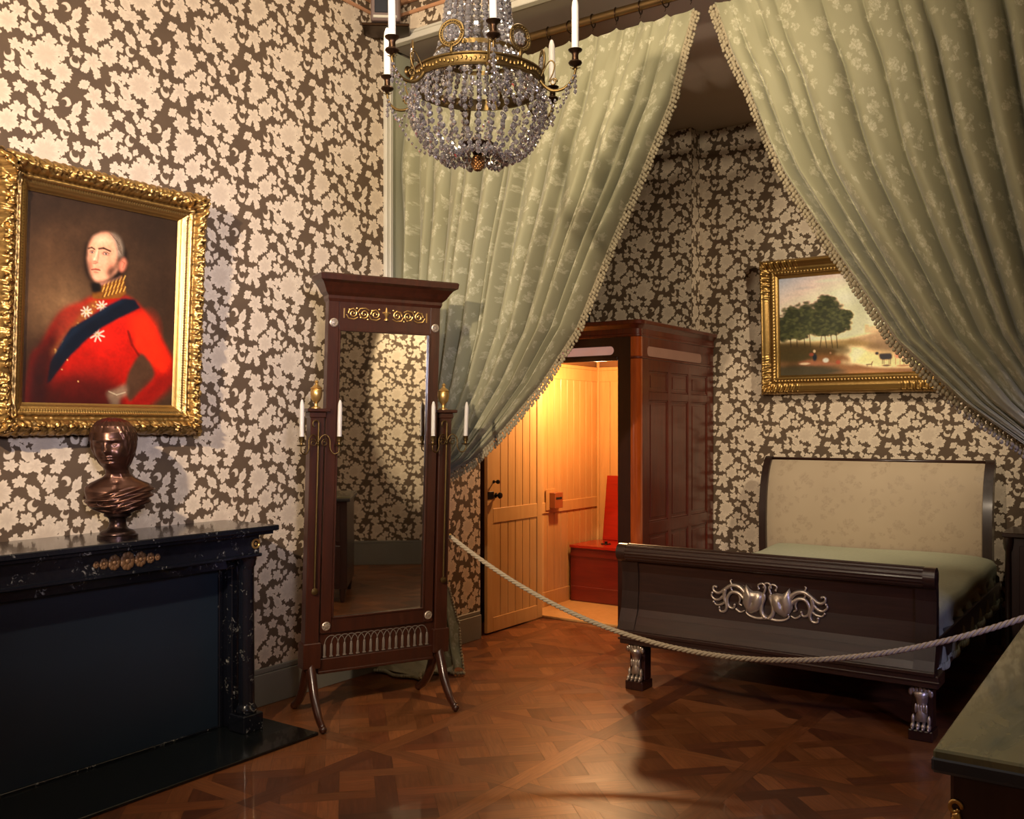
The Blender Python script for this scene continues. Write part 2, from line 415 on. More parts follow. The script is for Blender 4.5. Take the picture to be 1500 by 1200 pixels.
# ---- parquet de Versailles : every board a face of the one floor mesh
def make_floor():
    S = .75; w = .085; bw = .045
    V = []; F = []; C = []; UV = []
    tones = [(166,102,58), (156,94,52), (148,86,48), (172,108,62), (134,76,44), (160,98,56), (122,70,42), (152,90,48)]
    def clip(poly, a, b, c):  # keep a*x+b*y<=c
        out = []
        for i in range(len(poly)):
            p = poly[i]; q = poly[(i+1) % len(poly)]
            dp = a*p[0]+b*p[1]-c; dq = a*q[0]+b*q[1]-c
            if dp <= 0: out.append(p)
            if (dp < 0) != (dq < 0) and abs(dp-dq) > 1e-12:
                t = dp/(dp-dq); out.append((p[0]+(q[0]-p[0])*t, p[1]+(q[1]-p[1])*t))
        return out
    def put(poly, ang):
        if len(poly) < 3: return
        ar = abs(sum(poly[i][0]*poly[(i+1) % len(poly)][1]-poly[(i+1) % len(poly)][0]*poly[i][1] for i in range(len(poly))))/2
        if ar < 2e-4: return
        cx = sum(p[0] for p in poly)/len(poly); cy = sum(p[1] for p in poly)/len(poly)
        rr = max(math.hypot(p[0]-cx, p[1]-cy) for p in poly); k = 1-.0009/rr*1.3
        o = len(V); t = random.choice(tones); g = random.uniform(.82, 1.06)
        col = (lin(min(255, t[0]*g)), lin(min(255, t[1]*g)), lin(min(255, t[2]*g)), 1)
        ca, sa = math.cos(ang), math.sin(ang); ru, rv = random.uniform(0, 9), random.uniform(0, 9)
        for p in poly:
            x = cx+(p[0]-cx)*k; y = cy+(p[1]-cy)*k
            V.append((x, y, 0)); C.append(col); UV.append((x*ca+y*sa+ru, -x*sa+y*ca+rv))
        F.append(tuple(range(o, o+len(poly))))
    X0, X1, Y0, Y1 = -4.3, 1.95, -1.75, 7.65
    nx = int((X1-X0)/S)+2; ny = int((Y1-Y0)/S)+2
    L = (S-2*bw)*math.sqrt(2)/4
    for ix in range(nx):
        for iy in range(ny):
            ox = X0-.2+ix*S; oy = Y0-.25+iy*S; cx = ox+S/2; cy = oy+S/2
            def cl(poly):
                for a, b, c in ((1, 0, min(ox+S-bw, X1)), (-1, 0, -max(ox+bw, X0)), (0, 1, min(oy+S-bw, Y1)), (0, -1, -max(oy+bw, Y0))):
                    poly = clip(poly, a, b, c)
                    if len(poly) < 3: return []
                return poly
            def rot(p, q):
                r2 = math.sqrt(.5); return (cx+(p+q)*r2, cy+(p-q)*r2)
            h = w/2
            for i in range(-3, 4):
                for j in range(-3, 4):
                    if (i+j) % 2 == 0:
                        a = [(i*L-h, (j-1)*L+h), (i*L+h, (j-1)*L+h), (i*L+h, (j+1)*L-h), (i*L-h, (j+1)*L-h)]
                        put(cl([rot(*q) for q in a]), -PI/4)
                    else:
                        a = [((i-1)*L+h, j*L-h), ((i+1)*L-h, j*L-h), ((i+1)*L-h, j*L+h), ((i-1)*L+h, j*L+h)]
                        put(cl([rot(*q) for q in a]), PI/4)
                    a = [(i*L+h, j*L+h), ((i+1)*L-h, j*L+h), ((i+1)*L-h, (j+1)*L-h), (i*L+h, (j+1)*L-h)]
                    put(cl([rot(*q) for q in a]), random.choice((PI/4, -PI/4)))
            x0, x1 = ox, ox+S; y0, y1 = oy, oy+S
            def cb(poly):
                for a, b, c in ((1, 0, X1), (-1, 0, -X0), (0, 1, Y1), (0, -1, -Y0)):
                    poly = clip(poly, a, b, c)
                    if len(poly) < 3: return []
                return poly
            put(cb([(x0-bw+2*bw, y0-bw), (x1-bw, y0-bw), (x1-bw, y0+bw), (x0+bw, y0+bw)]), 0)
            put(cb([(x0-bw, y0-bw), (x0+bw, y0-bw), (x0+bw, y1-bw), (x0-bw, y1-bw)]), PI/2)
    o = len(V)
    for p in ((X0, Y0), (X1, Y0), (X1, Y1), (X0, Y1)):
        V.append((p[0], p[1], -.0015)); C.append((.03, .014, .007, 1)); UV.append((0, 0))
    F.append((o, o+1, o+2, o+3))
    me = bpy.data.meshes.new('floor'); me.from_pydata(V, [], F); me.update()
    ca = me.color_attributes.new('Col', 'FLOAT_COLOR', 'POINT')
    ca.data.foreach_set('color', np.array(C, dtype=np.float32).ravel())
    ul = me.uv_layers.new(name='UVMap')
    lv = np.zeros(len(me.loops), dtype=np.int32); me.loops.foreach_get('vertex_index', lv)
    ul.data.foreach_set('uv', np.array(UV, dtype=np.float32)[lv].ravel())
    T = NT('oak_parquet'); a = T.n('Attribute'); a.attribute_name = 'Col'
    v = T.map(T.uv(), scale=(1.2, 14, 1)); n = T.noise(v, 5, 5, .65, .5); n2 = T.noise(T.uv(), 3, 3)
    dk = T.mix(1.0, a.outputs['Color'], (.42, .36, .30, 1), 'MULTIPLY')
    col = T.mix(T.math('MULTIPLY_ADD', n, 1.8, -.5, clamp=True), a.outputs['Color'], dk)
    col = T.mix(T.math('MULTIPLY', n2, .35), col, (.03, .012, .006, 1))
    T.bump(n, .12, .002)
    T.set(Base_Color=col, Roughness=T.math('MULTIPLY_ADD', n2, .25, .24), Coat_Weight=.15)
    me.materials.append(T.m)
    ob = bpy.data.objects.new('floor', me); COL.objects.link(ob); return struct(ob)
make_floor()

t = .12
struct(MB().box(LX-t, LX, BY, OY0, 0, CH).build('wall_left', M['wallY']))
struct(MB().box(RX, RX+t, BY, AY, 0, CH).build('wall_right', M['wallY']))
struct(MB().box(LX-t, RX+t, BY-t, BY, 0, CH).build('wall_behind', M['wallX']))
# wall pierced by the alcove opening : lintel and right pier
struct(MB().box(LX-t, JR, OY0, OY1, SOF+.035, CH).build('wall_opening', M['wallX']))
struct(MB().box(JR, RX, OY0, OY1, 0, CH).build('wall_pier', M['wallX']))
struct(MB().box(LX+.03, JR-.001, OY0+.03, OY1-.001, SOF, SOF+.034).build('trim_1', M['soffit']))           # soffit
o = MB()
o.box(LX+.0, JR+.06, OY0-.02, OY0+.03, SOF-.005, SOF+.042, .004)
o.box(LX+.0, JR+.06, OY0-.03, OY0-.0, SOF+.030, SOF+.046, .004)
struct(o.build('trim_2', M['paint']))                                                                  # casing over the opening
o = MB(); o.box(LX-.0, LX+.028, OY0-.02, OY0+.045, 0, SOF-.006, .004); o.box(LX-.0, LX+.034, OY0+.012, OY0+.022, 0, SOF-.006, .002)
struct(o.build('trim_3', M['paint']))
struct(MB().box(LX-t, LX+.004, OY0+.045, OY1, 0, SOF).build('trim_4', M['panelgreen']))
# crown border: pink-gilt mouldings below the ceiling
o = MB(); o.box(LX, JR, OY0-.018, OY0-.001, 4.015, 4.035, .004).box(LX, RX, OY0-.035, OY0-.001, 4.085, CH, .006)
struct(o.build('trim_5', M['pinkmould']))
o = MB(); o.box(LX+.001, LX+.018, BY, OY0-.036, 4.015, 4.035, .004).box(LX+.001, LX+.035, BY, OY0-.036, 4.085, CH, .006)
struct(o.build('trim_6', M['pinkmould']))
struct(MB().box(LX-t, RX+t, BY-t, OY1, CH, CH+.1).build('ceiling', M['ceil']))
# alcove
struct(MB().box(LX-t-.0, LX, OY1, 5.36, 0, AC).build('wall_alcove_left', M['wallY']))
struct(MB().box(-4.42, -4.30, 5.36, 7.43, 0, AC).build('wall_recess', M['dark']))  # recess walls coloured near-black to stand in for the shadow gap
struct(MB().box(-4.42, -3.31, 7.43, 7.72, 0, AC).build('wall_chimney_breast', M['wallX']))
struct(MB().box(-3.31, RX, AY, AY+t, 0, AC).build('wall_back', M['wallX']))
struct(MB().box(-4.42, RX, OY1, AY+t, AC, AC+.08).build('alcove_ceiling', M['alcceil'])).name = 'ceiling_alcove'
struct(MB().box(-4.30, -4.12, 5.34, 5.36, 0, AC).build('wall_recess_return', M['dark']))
def wallpaper_sides():
    for o in list(COL.objects):
        if o.name.startswith('wall_') and o.type == 'MESH' and o.data.materials and o.data.materials[0] in (M['wallX'], M['wallY']):
            o.data.materials.clear(); o.data.materials.append(M['wallX']); o.data.materials.append(M['wallY'])
            for p in o.data.polygons: p.material_index = 1 if abs(p.normal.x) > .5 else 0
wallpaper_sides()
def baseb(name, x0, x1, y0, y1, nx, ny, h=.2):
    o = MB()
    o.box(x0, x1, y0, y1, 0, h-.03, .003)
    o.box(x0, x1 if nx <= 0 else x1-.008, y0 if ny >= 0 else y0+.008, y1, h-.03, h, .005)
    return struct(o.build(name, M['base']))
baseb('baseboard_left', LX+.001, LX+.022, 3.24, OY0-.021, 1, 0)
baseb('baseboard_right', RX-.022, RX-.001, BY, 4.3, -1, 0, .26)
baseb('baseboard_back', -3.15, RX-.03, AY-.022, AY-.001, 0, -1)
baseb('baseboard_alcove_left', LX+.001, LX+.02, OY1+.01, 5.35, 1, 0)

# ================================================================== PAINTED CANVASES
class Paint:
    def __init__(s, W, H, src):
        s.W, s.H = W, H; s.a = np.zeros((H, W, 3)); s.src = src
        # homography from source px (photo zoom) -> (u,v) with v down
        A = []; B = []
        for (x, y), (u, v) in zip(src, ((0, 0), (1, 0), (1, 1), (0, 1))):
            A.append([x, y, 1, 0, 0, 0, -u*x, -u*y]); B.append(u)
            A.append([0, 0, 0, x, y, 1, -v*x, -v*y]); B.append(v)
        h = np.linalg.solve(np.array(A), np.array(B)); s.Hm = np.append(h, 1).reshape(3, 3)
        s.yy, s.xx = np.mgrid[0:H, 0:W]; s.rng = np.random.default_rng(3)
    def uv(s, p):
        q = s.Hm @ np.array([p[0], p[1], 1.0]); return (q[0]/q[2]*(s.W-1), q[1]/q[2]*(s.H-1))
    def blur(s, m, r):
        r = int(round(r))
        if r < 1: return m
        for ax in (0, 1):
            for _ in range(2):
                c = np.cumsum(np.pad(m, [(r+1, r) if i == ax else (0, 0) for i in range(2)], mode='edge'), axis=ax)
                n = m.shape[ax]
                if ax == 0: m = (c[2*r+1:2*r+1+n]-c[0:n])/(2*r+1)
                else: m = (c[:, 2*r+1:2*r+1+n]-c[:, 0:n])/(2*r+1)
        return m
    def polymask(s, pts, soft=1):
        P = [s.uv(p) for p in pts]; x = s.xx; y = s.yy; ins = np.zeros(x.shape, bool); n = len(P)
        for i in range(n):
            x1, y1 = P[i]; x2, y2 = P[(i+1) % n]
            if abs(y1-y2) < 1e-9: continue
            c = ((y1 > y) != (y2 > y)) & (x < (x2-x1)*(y-y1)/(y2-y1)+x1)
            ins ^= c
        return s.blur(ins.astype(float), soft)
    def over(s, m, c, k=1.0):
        c = np.array([lin(v) for v in c]); m = (m*k)[..., None]; s.a = s.a*(1-m)+c*m
    def poly(s, pts, c, soft=1, k=1.0): s.over(s.polymask(pts, soft), c, k)
    def smooth_poly(s, pts, c, soft=1, k=1.0):
        q = [Vector((p[0], p[1], 0)) for p in pts]; q = q+[q[0]]
        s.poly([(v.x, v.y) for v in spline(q, len(q)*6)][:-1], c, soft, k)
    def blob(s, p, r, c, k=1.0, soft=.5):
        q = s.uv(p); e = s.uv((p[0]+r[0], p[1])); g = s.uv((p[0], p[1]+r[1]))
        rx = max(abs(e[0]-q[0]), .4); ry = max(abs(g[1]-q[1]), .4)
        d = np.sqrt(((s.xx-q[0])/rx)**2+((s.yy-q[1])/ry)**2)
        s.over(np.clip((1-d)/soft, 0, 1), c, k)
    def line(s, pts, wd, c, k=1.0, soft=1):
        for i in range(len(pts)-1):
            a, b = pts[i], pts[i+1]; n = max(2, int(math.hypot(b[0]-a[0], b[1]-a[1])/wd*1.5))
            for j in range(n+1):
                f = j/n; s.blob((a[0]+(b[0]-a[0])*f, a[1]+(b[1]-a[1])*f), (wd, wd), c, k, soft)
    def noise(s, amp, r):
        n = s.blur(s.rng.standard_normal((s.H, s.W)), r); n /= n.std()+1e-9
        s.a = np.clip(s.a*(1+amp*n[..., None]), 0, 1)
    def build(s, name, w, h, mat, parent):
        H, W = s.H, s.W; V = [(-w/2+w*i/(W-1), 0, h/2-h*j/(H-1)) for j in range(H) for i in range(W)]
        F = [(j*W+i, (j+1)*W+i, (j+1)*W+i+1, j*W+i+1) for j in range(H-1) for i in range(W-1)]
        me = bpy.data.meshes.new(name); me.from_pydata(V, [], F); me.update()
        ca = me.color_attributes.new('Col', 'FLOAT_COLOR', 'POINT')
        ca.data.foreach_set('color', np.concatenate([s.a, np.ones((H, W, 1))], 2).astype(np.float32).ravel())
        me.materials.append(mat); o = bpy.data.objects.new(name, me); COL.objects.link(o); o.parent = parent; return o

M['canvas'] = mat_vcol('oil_paint', .42, .0, .25)

def portrait(parent):
    # coordinates are those of a 4x enlargement with origin (60,300)
    src = [((x-60)*4, (y-300)*4) for x, y in ((42, 272), (259, 318), (247, 592), (28, 586))]
    p = Paint(250, 310, src)
    p.a[:] = [lin(v) for v in (84, 62, 44)]
    p.poly([(-200, -200), (900, -200), (900, 250), (450, 60), (100, 60), (-200, 200)], (58, 42, 32), 14, .8)
    p.blob((120, 560), (260, 260), (150, 118, 84), .75, 1)
    p.blob((60, 330), (160, 260), (112, 84, 58), .6, 1)
    p.blob((700, 500), (180, 500), (60, 44, 34), .8, 1)
    p.blob((620, 160), (260, 200), (50, 36, 30), .7, 1)
    # body
    p.smooth_poly([(-110, 1200), (-60, 880), (0, 800), (70, 670), (140, 590), (230, 555), (300, 520), (480, 515), (580, 585), (650, 680), (700, 780), (748, 880), (752, 985), (700, 1060), (600, 1150), (500, 1170), (400, 1200)], (180, 34, 18), 3)
    p.smooth_poly([(-110, 1200), (-60, 880), (0, 790), (60, 690), (130, 600), (150, 700), (90, 860), (60, 1000), (60, 1200)], (74, 30, 24), 7, .92)
    p.smooth_poly([(60, 1010), (200, 960), (430, 1010), (470, 1100), (420, 1220), (20, 1220)], (84, 26, 20), 8, .9)
    p.blob((300, 960), (200, 90), (122, 34, 26), .5, 1)
    p.smooth_poly([(500, 640), (600, 620), (690, 790), (740, 900), (700, 960), (610, 900), (560, 830), (520, 800)], (232, 60, 26), 5, .9)
    p.blob((390, 760), (160, 150), (222, 44, 26), .8, 1)
    p.blob((440, 650), (130, 60), (214, 48, 28), .7, 1)
    p.smooth_poly([(545, 880), (580, 850), (640, 930), (640, 1000), (560, 1080), (505, 1130), (480, 1050), (500, 960)], (92, 66, 48), 2.5)
    p.smooth_poly([(505, 1150), (560, 1090), (640, 1010), (760, 960), (740, 1050), (640, 1140), (560, 1220), (490, 1220)], (150, 34, 24), 5, .95)
    p.line([(500, 720), (522, 800), (560, 860)], 11, (110, 20, 14), .8)
    p.blob((520, 780), (30, 70), (150, 26, 16), .6, 1)
    p.smooth_poly([(90, 700), (130, 600), (230, 560), (300, 560), (260, 640), (180, 720), (100, 790)], (150, 62, 44), 5, .85)
    # gold front
    p.smooth_poly([(60, 830), (130, 740), (200, 660), (240, 600), (300, 540), (340, 560), (300, 620), (220, 680), (150, 740), (70, 870)], (150, 96, 52), 3, .85)
    for i in range(28):
        f = i/27; p.blob((70+250*f+p.rng.normal()*8, 860-300*f+p.rng.normal()*12), (8, 8), (206, 160, 92), .8)
    # star orders
    for cx, cy, r in ((262, 606, 30), (322, 738, 42), (352, 574, 30)):
        for k in range(8):
            a = k*PI/4+.3; p.line([(cx, cy), (cx+math.cos(a)*r, cy+math.sin(a)*r)], 7, (228, 214, 190), .9)
        p.blob((cx, cy), (10, 10), (196, 160, 96), .9)
    # sash
    p.poly([(470, 530), (540, 535), (572, 586), (440, 650), (350, 700), (260, 770), (150, 880), (50, 1010), (30, 1020), (50, 900), (120, 780), (170, 700), (260, 650), (380, 575)], (16, 30, 46), 1)
    p.poly([(470, 532), (500, 530), (380, 600), (250, 680), (150, 770), (60, 900), (60, 880), (140, 745), (260, 655), (380, 578)], (34, 54, 74), 3, .7)
    # collar
    p.poly([(296, 495), (345, 485), (350, 440), (420, 415), (470, 388), (490, 500), (455, 528), (350, 535), (300, 530)], (146, 96, 40), 1)
    for i in range(12):
        for j in range(3):
            x = 355+i*11; y = 440-i*3+j*32; p.line([(x, y+18), (x+12, y-8)], 5, (232, 186, 100) if (i+j) % 2 else (96, 56, 24), .9)
    p.poly([(285, 440), (345, 425), (350, 490), (300, 500)], (26, 20, 20), 2)
    p.poly([(340, 440), (460, 395), (470, 408), (350, 455)], (206, 150, 130), 1, .8)
    # head
    p.smooth_poly([(255, 300), (265, 215), (330, 155), (400, 148), (460, 190), (495, 260), (500, 340), (470, 400), (400, 430), (300, 430), (262, 380)], (28, 20, 18), 3)
    p.smooth_poly([(272, 300), (280, 235), (300, 185), (350, 152), (400, 152), (430, 185), (445, 250), (450, 310), (440, 370), (400, 410), (350, 432), (310, 425), (290, 395), (278, 350)], (232, 172, 138), 2)
    p.blob((355, 190), (62, 40), (246, 202, 168), .8, 1)
    p.blob((350, 300), (50, 60), (240, 178, 148), .6, 1)
    p.blob((400, 340), (30, 60), (200, 120, 96), .5, 1)
    p.blob((292, 330), (18, 60), (196, 124, 98), .6, 1)
    p.smooth_poly([(400, 150), (450, 175), (472, 230), (470, 290), (445, 300), (440, 240), (420, 190)], (176, 156, 134), 3, .9)
    for i in range(7): p.line([(405+i*7, 155+i*3), (440+i*4, 200+i*6), (452+i*3, 250+i*5)], 2, (96, 76, 62), .6)
    p.smooth_poly([(445, 290), (470, 280), (455, 330), (430, 370), (400, 410), (385, 390), (392, 355), (425, 340)], (62, 40, 30), 3, .9)
    p.smooth_poly([(270, 330), (285, 320), (290, 380), (300, 420), (280, 410)], (60, 40, 32), 3, .8)
    p.smooth_poly([(455, 320), (480, 295), (496, 320), (485, 360), (462, 378), (452, 350)], (214, 140, 112), 2)
    p.line([(470, 315), (484, 325), (474, 355)], 3, (150, 80, 60), .7)
    # features
    p.line([(338, 243), (365, 239), (404, 257)], 8, (36, 22, 18), 1); p.line([(279, 241), (298, 235), (314, 246)], 7, (40, 26, 20), 1)
    p.blob((376, 272), (26, 13), (150, 96, 76), .8); p.blob((298, 262), (18, 12), (150, 96, 76), .8)
    p.blob((378, 273), (15, 7), (226, 204, 188), .9); p.blob((379, 273), (7, 7), (28, 20, 20), 1)
    p.blob((300, 263), (11, 6), (220, 198, 182), .9); p.blob((300, 263), (6, 6), (28, 20, 20), 1)
    p.line([(362, 262), (380, 260), (398, 270)], 2.5, (50, 30, 24), .9); p.line([(288, 255), (302, 252), (314, 258)], 2.5, (50, 30, 24), .9)
    p.line([(330, 250), (322, 285), (308, 312)], 7, (250, 206, 174), .7); p.line([(338, 258), (334, 295), (330, 315)], 4, (190, 116, 92), .6)
    p.blob((316, 318), (20, 10), (206, 130, 104), .8); p.line([(304, 326), (318, 329), (332, 322)], 3, (120, 62, 48), .8)
    p.line([(294, 362), (318, 358), (342, 364)], 5, (176, 72, 60), .9); p.line([(294, 364), (318, 364), (345, 368)], 3.5, (80, 28, 24), 1)
    p.blob((320, 378), (20, 7), (206, 112, 92), .7); p.blob((318, 406), (26, 14), (236, 180, 150), .6, 1)
    # glove and hilt
    p.smooth_poly([(370, 1075), (420, 1060), (480, 1030), (490, 1090), (450, 1110), (440, 1160), (400, 1155)], (150, 128, 104), 3, .9)
    p.line([(385, 1070), (430, 1090), (480, 1075)], 5, (206, 190, 160), .7)
    for x, y in ((150, 885), (118, 940), (210, 1010)): p.blob((x, y), (6, 6), (220, 180, 120), .9)
    p.blob((-20, 1000), (170, 330), (40, 20, 20), .75, 1); p.blob((200, 1200), (420, 170), (44, 20, 18), .8, 1); p.blob((620, 720), (90, 150), (240, 66, 30), .45, 1)
    p.a = np.clip(p.a**1.28*1.35, 0, 1)
    p.noise(.05, 1); p.noise(.06, 4)
    return p.build('canvas', .735, .905, M['canvas'], parent)

def landscape(parent):
    # coordinates of a 3.6585x enlargement with origin (1090,340)
    src = [(205, 243), (930, 108), (935, 745), (220, 770)]
    p = Paint(330, 240, src); W, H = p.W, p.H
    v = p.yy/(H-1); u = p.xx/(W-1)
    sky = np.stack([lin(150)+(lin(255)-lin(150))*np.clip(v*1.8+u*1.2, 0, 1), lin(160)+(lin(228)-lin(160))*np.clip(v*1.5+u*.8, 0, 1), lin(178)+(lin(176)-lin(178))*np.clip(v*1.3+u*.6, 0, 1)], 2)
    p.a[:] = sky
    for x, y, rx, ry, c in ((320, 290, 70, 12, (150, 146, 150)), (430, 240, 90, 16, (240, 224, 196)), (280, 330, 60, 10, (190, 176, 166)), (520, 330, 110, 60, (255, 240, 196))):
        p.blob((x, y), (rx, ry), c, .5, 1)
    # castle far away
    p.poly([(617, 522), (617, 476), (640, 476), (640, 488), (662, 480), (690, 480), (690, 492), (720, 486), (760, 520)], (206, 172, 132), 1, .8)
    p.smooth_poly([(540, 560), (620, 535), (720, 505), (820, 500), (960, 490), (960, 620), (700, 620), (540, 600)], (150, 112, 80), 4, .85)
    p.smooth_poly([(200, 590), (420, 575), (560, 562), (700, 590), (640, 620), (420, 620), (200, 630)], (150, 120, 70), 3, .9)
    # ground
    p.smooth_poly([(180, 600), (420, 606), (500, 640), (560, 690), (700, 715), (960, 715), (960, 800), (180, 800)], (132, 88, 50), 3)
    p.poly([(470, 640), (520, 612), (610, 605), (760, 622), (960, 640), (960, 715), (700, 712), (560, 690)], (244, 204, 144), 3)
    p.poly([(520, 620), (540, 600), (640, 610), (560, 700), (500, 690)], (255, 232, 180), 4, .7)
    p.smooth_poly([(600, 610), (680, 570), (800, 560), (960, 580), (960, 640), (760, 640), (660, 625)], (120, 92, 62), 5, .8)
    p.smooth_poly([(190, 590), (330, 590), (380, 640), (330, 690), (190, 690)], (62, 54, 28), 5, .9)
    p.smooth_poly([(200, 715), (320, 700), (480, 720), (520, 770), (200, 800)], (50, 46, 26), 5, .95)
    p.smooth_poly([(480, 680), (500, 640), (540, 660), (545, 690)], (120, 72, 34), 4, .9)
    p.blob((640, 745), (240, 22), (186, 128, 78), .6, 1)
    # trees
    for x0, x1 in ((258, 266), (290, 294), (322, 330), (348, 356), (420, 432), (448, 460), (476, 484), (410, 400)):
        p.line([(x0, 520), (x1, 612)], 4, (54, 42, 24), .95)
    def tree(cx, cy, rx, ry):
        p.blob((cx, cy), (rx, ry), (40, 44, 24), 1, .3)
        for i in range(150):
            a = p.rng.uniform(0, 2*PI); r = math.sqrt(p.rng.uniform(0, 1))
            x = cx+math.cos(a)*rx*r*1.05; y = cy+math.sin(a)*ry*r*1.05
            c = ((44, 48, 26), (62, 66, 36), (82, 84, 48), (34, 38, 22))[p.rng.integers(4)]
            p.blob((x, y), (p.rng.uniform(8, 18), p.rng.uniform(6, 14)), c, .75, .7)
    tree(265, 480, 55, 85); tree(330, 450, 60, 80); tree(440, 440, 85, 95); tree(430, 380, 55, 55); tree(500, 470, 50, 50); tree(390, 500, 60, 45); tree(520, 430, 34, 26); tree(235, 520, 40, 60); tree(300, 530, 60, 36); tree(440, 510, 60, 34)
    # people resting, dog, cattle
    p.blob((300, 660), (110, 40), (70, 60, 32), .8, 1); p.smooth_poly([(280, 640), (320, 600), (520, 600), (540, 640), (420, 650)], (74, 60, 32), 4, .8)
    p.smooth_poly([(300, 695), (360, 680), (460, 694), (490, 703), (400, 708), (310, 706)], (160, 100, 70), 2, .8)
    p.blob((376, 665), (14, 26), (20, 34, 46), 1); p.blob((374, 632), (8, 11), (214, 180, 140), 1); p.blob((360, 650), (14, 12), (150, 70, 50), .9)
    p.blob((428, 680), (18, 16), (226, 214, 196), 1); p.blob((450, 640), (6, 8), (176, 130, 96), .9); p.blob((488, 690), (16, 16), (160, 70, 44), .9)
    p.blob((330, 700), (30, 8), (226, 196, 160), .8)
    p.smooth_poly([(690, 640), (750, 636), (756, 668), (700, 672)], (34, 30, 36), 1); p.blob((680, 638), (13, 12), (34, 30, 36), 1)
    for x in (708, 716, 742, 750): p.line([(x, 665), (x, 698)], 3, (40, 34, 34), 1)
    p.blob((728, 706), (30, 7), (70, 50, 44), .9)
    p.blob((790, 650), (26, 20), (206, 130, 100), .9); p.blob((830, 656), (30, 20), (216, 160, 130), .9); p.blob((780, 630), (10, 14), (180, 110, 80), .9)
    for x in (776, 800, 820, 846): p.line([(x, 665), (x, 700)], 3, (150, 90, 66), .9)
    p.blob((820, 706), (50, 8), (150, 96, 66), .8)
    p.line([(628, 702), (654, 700)], 5, (52, 36, 26), 1); p.line([(652, 698), (658, 686)], 4, (52, 36, 26), 1); p.line([(630, 704), (630, 712)], 2, (52, 36, 26), 1); p.line([(652, 702), (653, 712)], 2, (52, 36, 26), 1)
    p.a = np.clip(p.a*1.5, 0, .95)
    p.noise(.04, 1)
    return p.build('canvas', 1.10, .80, M['canvas'], parent)

def frame_mesh(w, h, fw, prof, orn, ds=.006, nt=26):
    """outer w x h; side length s, profile t 0 outer..1 inner ; front is -y"""
    mb = MB()
    for side in range(4):
        Ls = w if side % 2 == 0 else h
        n = max(8, int(Ls/ds)); pts = []
        for j in range(nt):
            t = j/(nt-1); o = t*fw
            for i in range(n):
                f = i/(n-1); a = -(Ls/2-o)+f*(Ls-2*o)     # along the side, mitred
                base = prof(t); dd = orn(a, t, Ls, side)
                ed = 0
                if j == 0: base = 0; dd = (0, 0)
                y = -(base+dd[0]); oo = o-dd[1]
                D = (h if side % 2 == 0 else w)/2-oo
                aa = a
                p = {0: (aa, y, D), 1: (D, y, -aa), 2: (-aa, y, -D), 3: (-D, y, aa)}[side]
                pts.append(p)
        mb.grid(pts, n, nt)
    return mb
def bumpf(x, c, s): return math.exp(-((x-c)/s)**2)
def orn_rich(a, t, L, side):
    """deep acanthus band on the outer half with shell corners"""
    u = abs(a); dc = L/2-u
    band = bumpf(t, .26, .22)
    p = .062; k = (a/p) % 1.0
    scroll = math.sin(2*PI*a/p+5.5*t)*.5+math.sin(4*PI*a/p-9*t+1.2)*.35+math.sin(6*PI*a/p+15*t)*.25
    nzv = mnoise.noise(Vector((a*46+side*17, t*7, side*3.3)))+.6*mnoise.noise(Vector((a*110+side*9, t*15, 2.0)))
    scroll += 1.5*nzv
    d = .010*band*scroll
    leaf = abs(math.sin(PI*a/(p*.8)+3*math.sin(9*t)+2*nzv))
    d += .008*band*leaf
    edge = .007*max(0, math.sin(2*PI*a/(p*.62)+3*nzv))*(1-min(1, t*6)) + .004*(1-min(1, t*6))
    if dc < .17:
        c = (1-dc/.17); r = math.hypot(dc, t*.135); an = math.atan2(t*.135+.001, dc+.001)
        cc = bumpf(t, .3, .42)*min(1, c*1.8)
        d += cc*(.014+.010*math.cos(an*16)+.006*math.sin(r*220))
        edge += .010*c*(1-min(1, t*4))*abs(math.cos(dc*60))
    if .70 < t < .78: d += .0015*math.sin(2*PI*a/.012)
    return d, edge
def orn_plain(a, t, L, side):
    dc = L/2-abs(a); d = 0; edge = 0
    if dc < .34:
        c = min(1, (1-dc/.34)*2.2); an = math.atan2(t*.16+.001, dc+.001); band = bumpf(t, .3, .24)
        d += c*band*(.006+.007*math.sin(2*PI*dc/.05+5*t)+.005*math.sin(2*PI*dc/.021-9*t))
        if dc < .13: d += (1-dc/.13)*bumpf(t, .35, .4)*(.012+.008*math.cos(an*14))
        edge = .004*c*(1-min(1, t*5))*(1+math.sin(2*PI*dc/.03))
    if .66 < t < .80: d += .004*max(0, math.sin(2*PI*a/.026))
    return d, edge
def prof_rich(t):
    pts = ((0, .0), (.04, .045), (.14, .072), (.30, .086), (.46, .070), (.52, .052), (.56, .050), (.60, .060), (.66, .062), (.70, .050), (.80, .046), (.84, .040), (.90, .036), (.93, .026), (1, .018))
    return np.interp(t, [p[0] for p in pts], [p[1] for p in pts])
def prof_plain(t):
    pts = ((0, 0), (.05, .05), (.12, .075), (.18, .080), (.30, .060), (.45, .044), (.58, .044), (.64, .052), (.72, .054), (.80, .050), (.84, .036), (.92, .034), (1, .018))
    return np.interp(t, [p[0] for p in pts], [p[1] for p in pts])

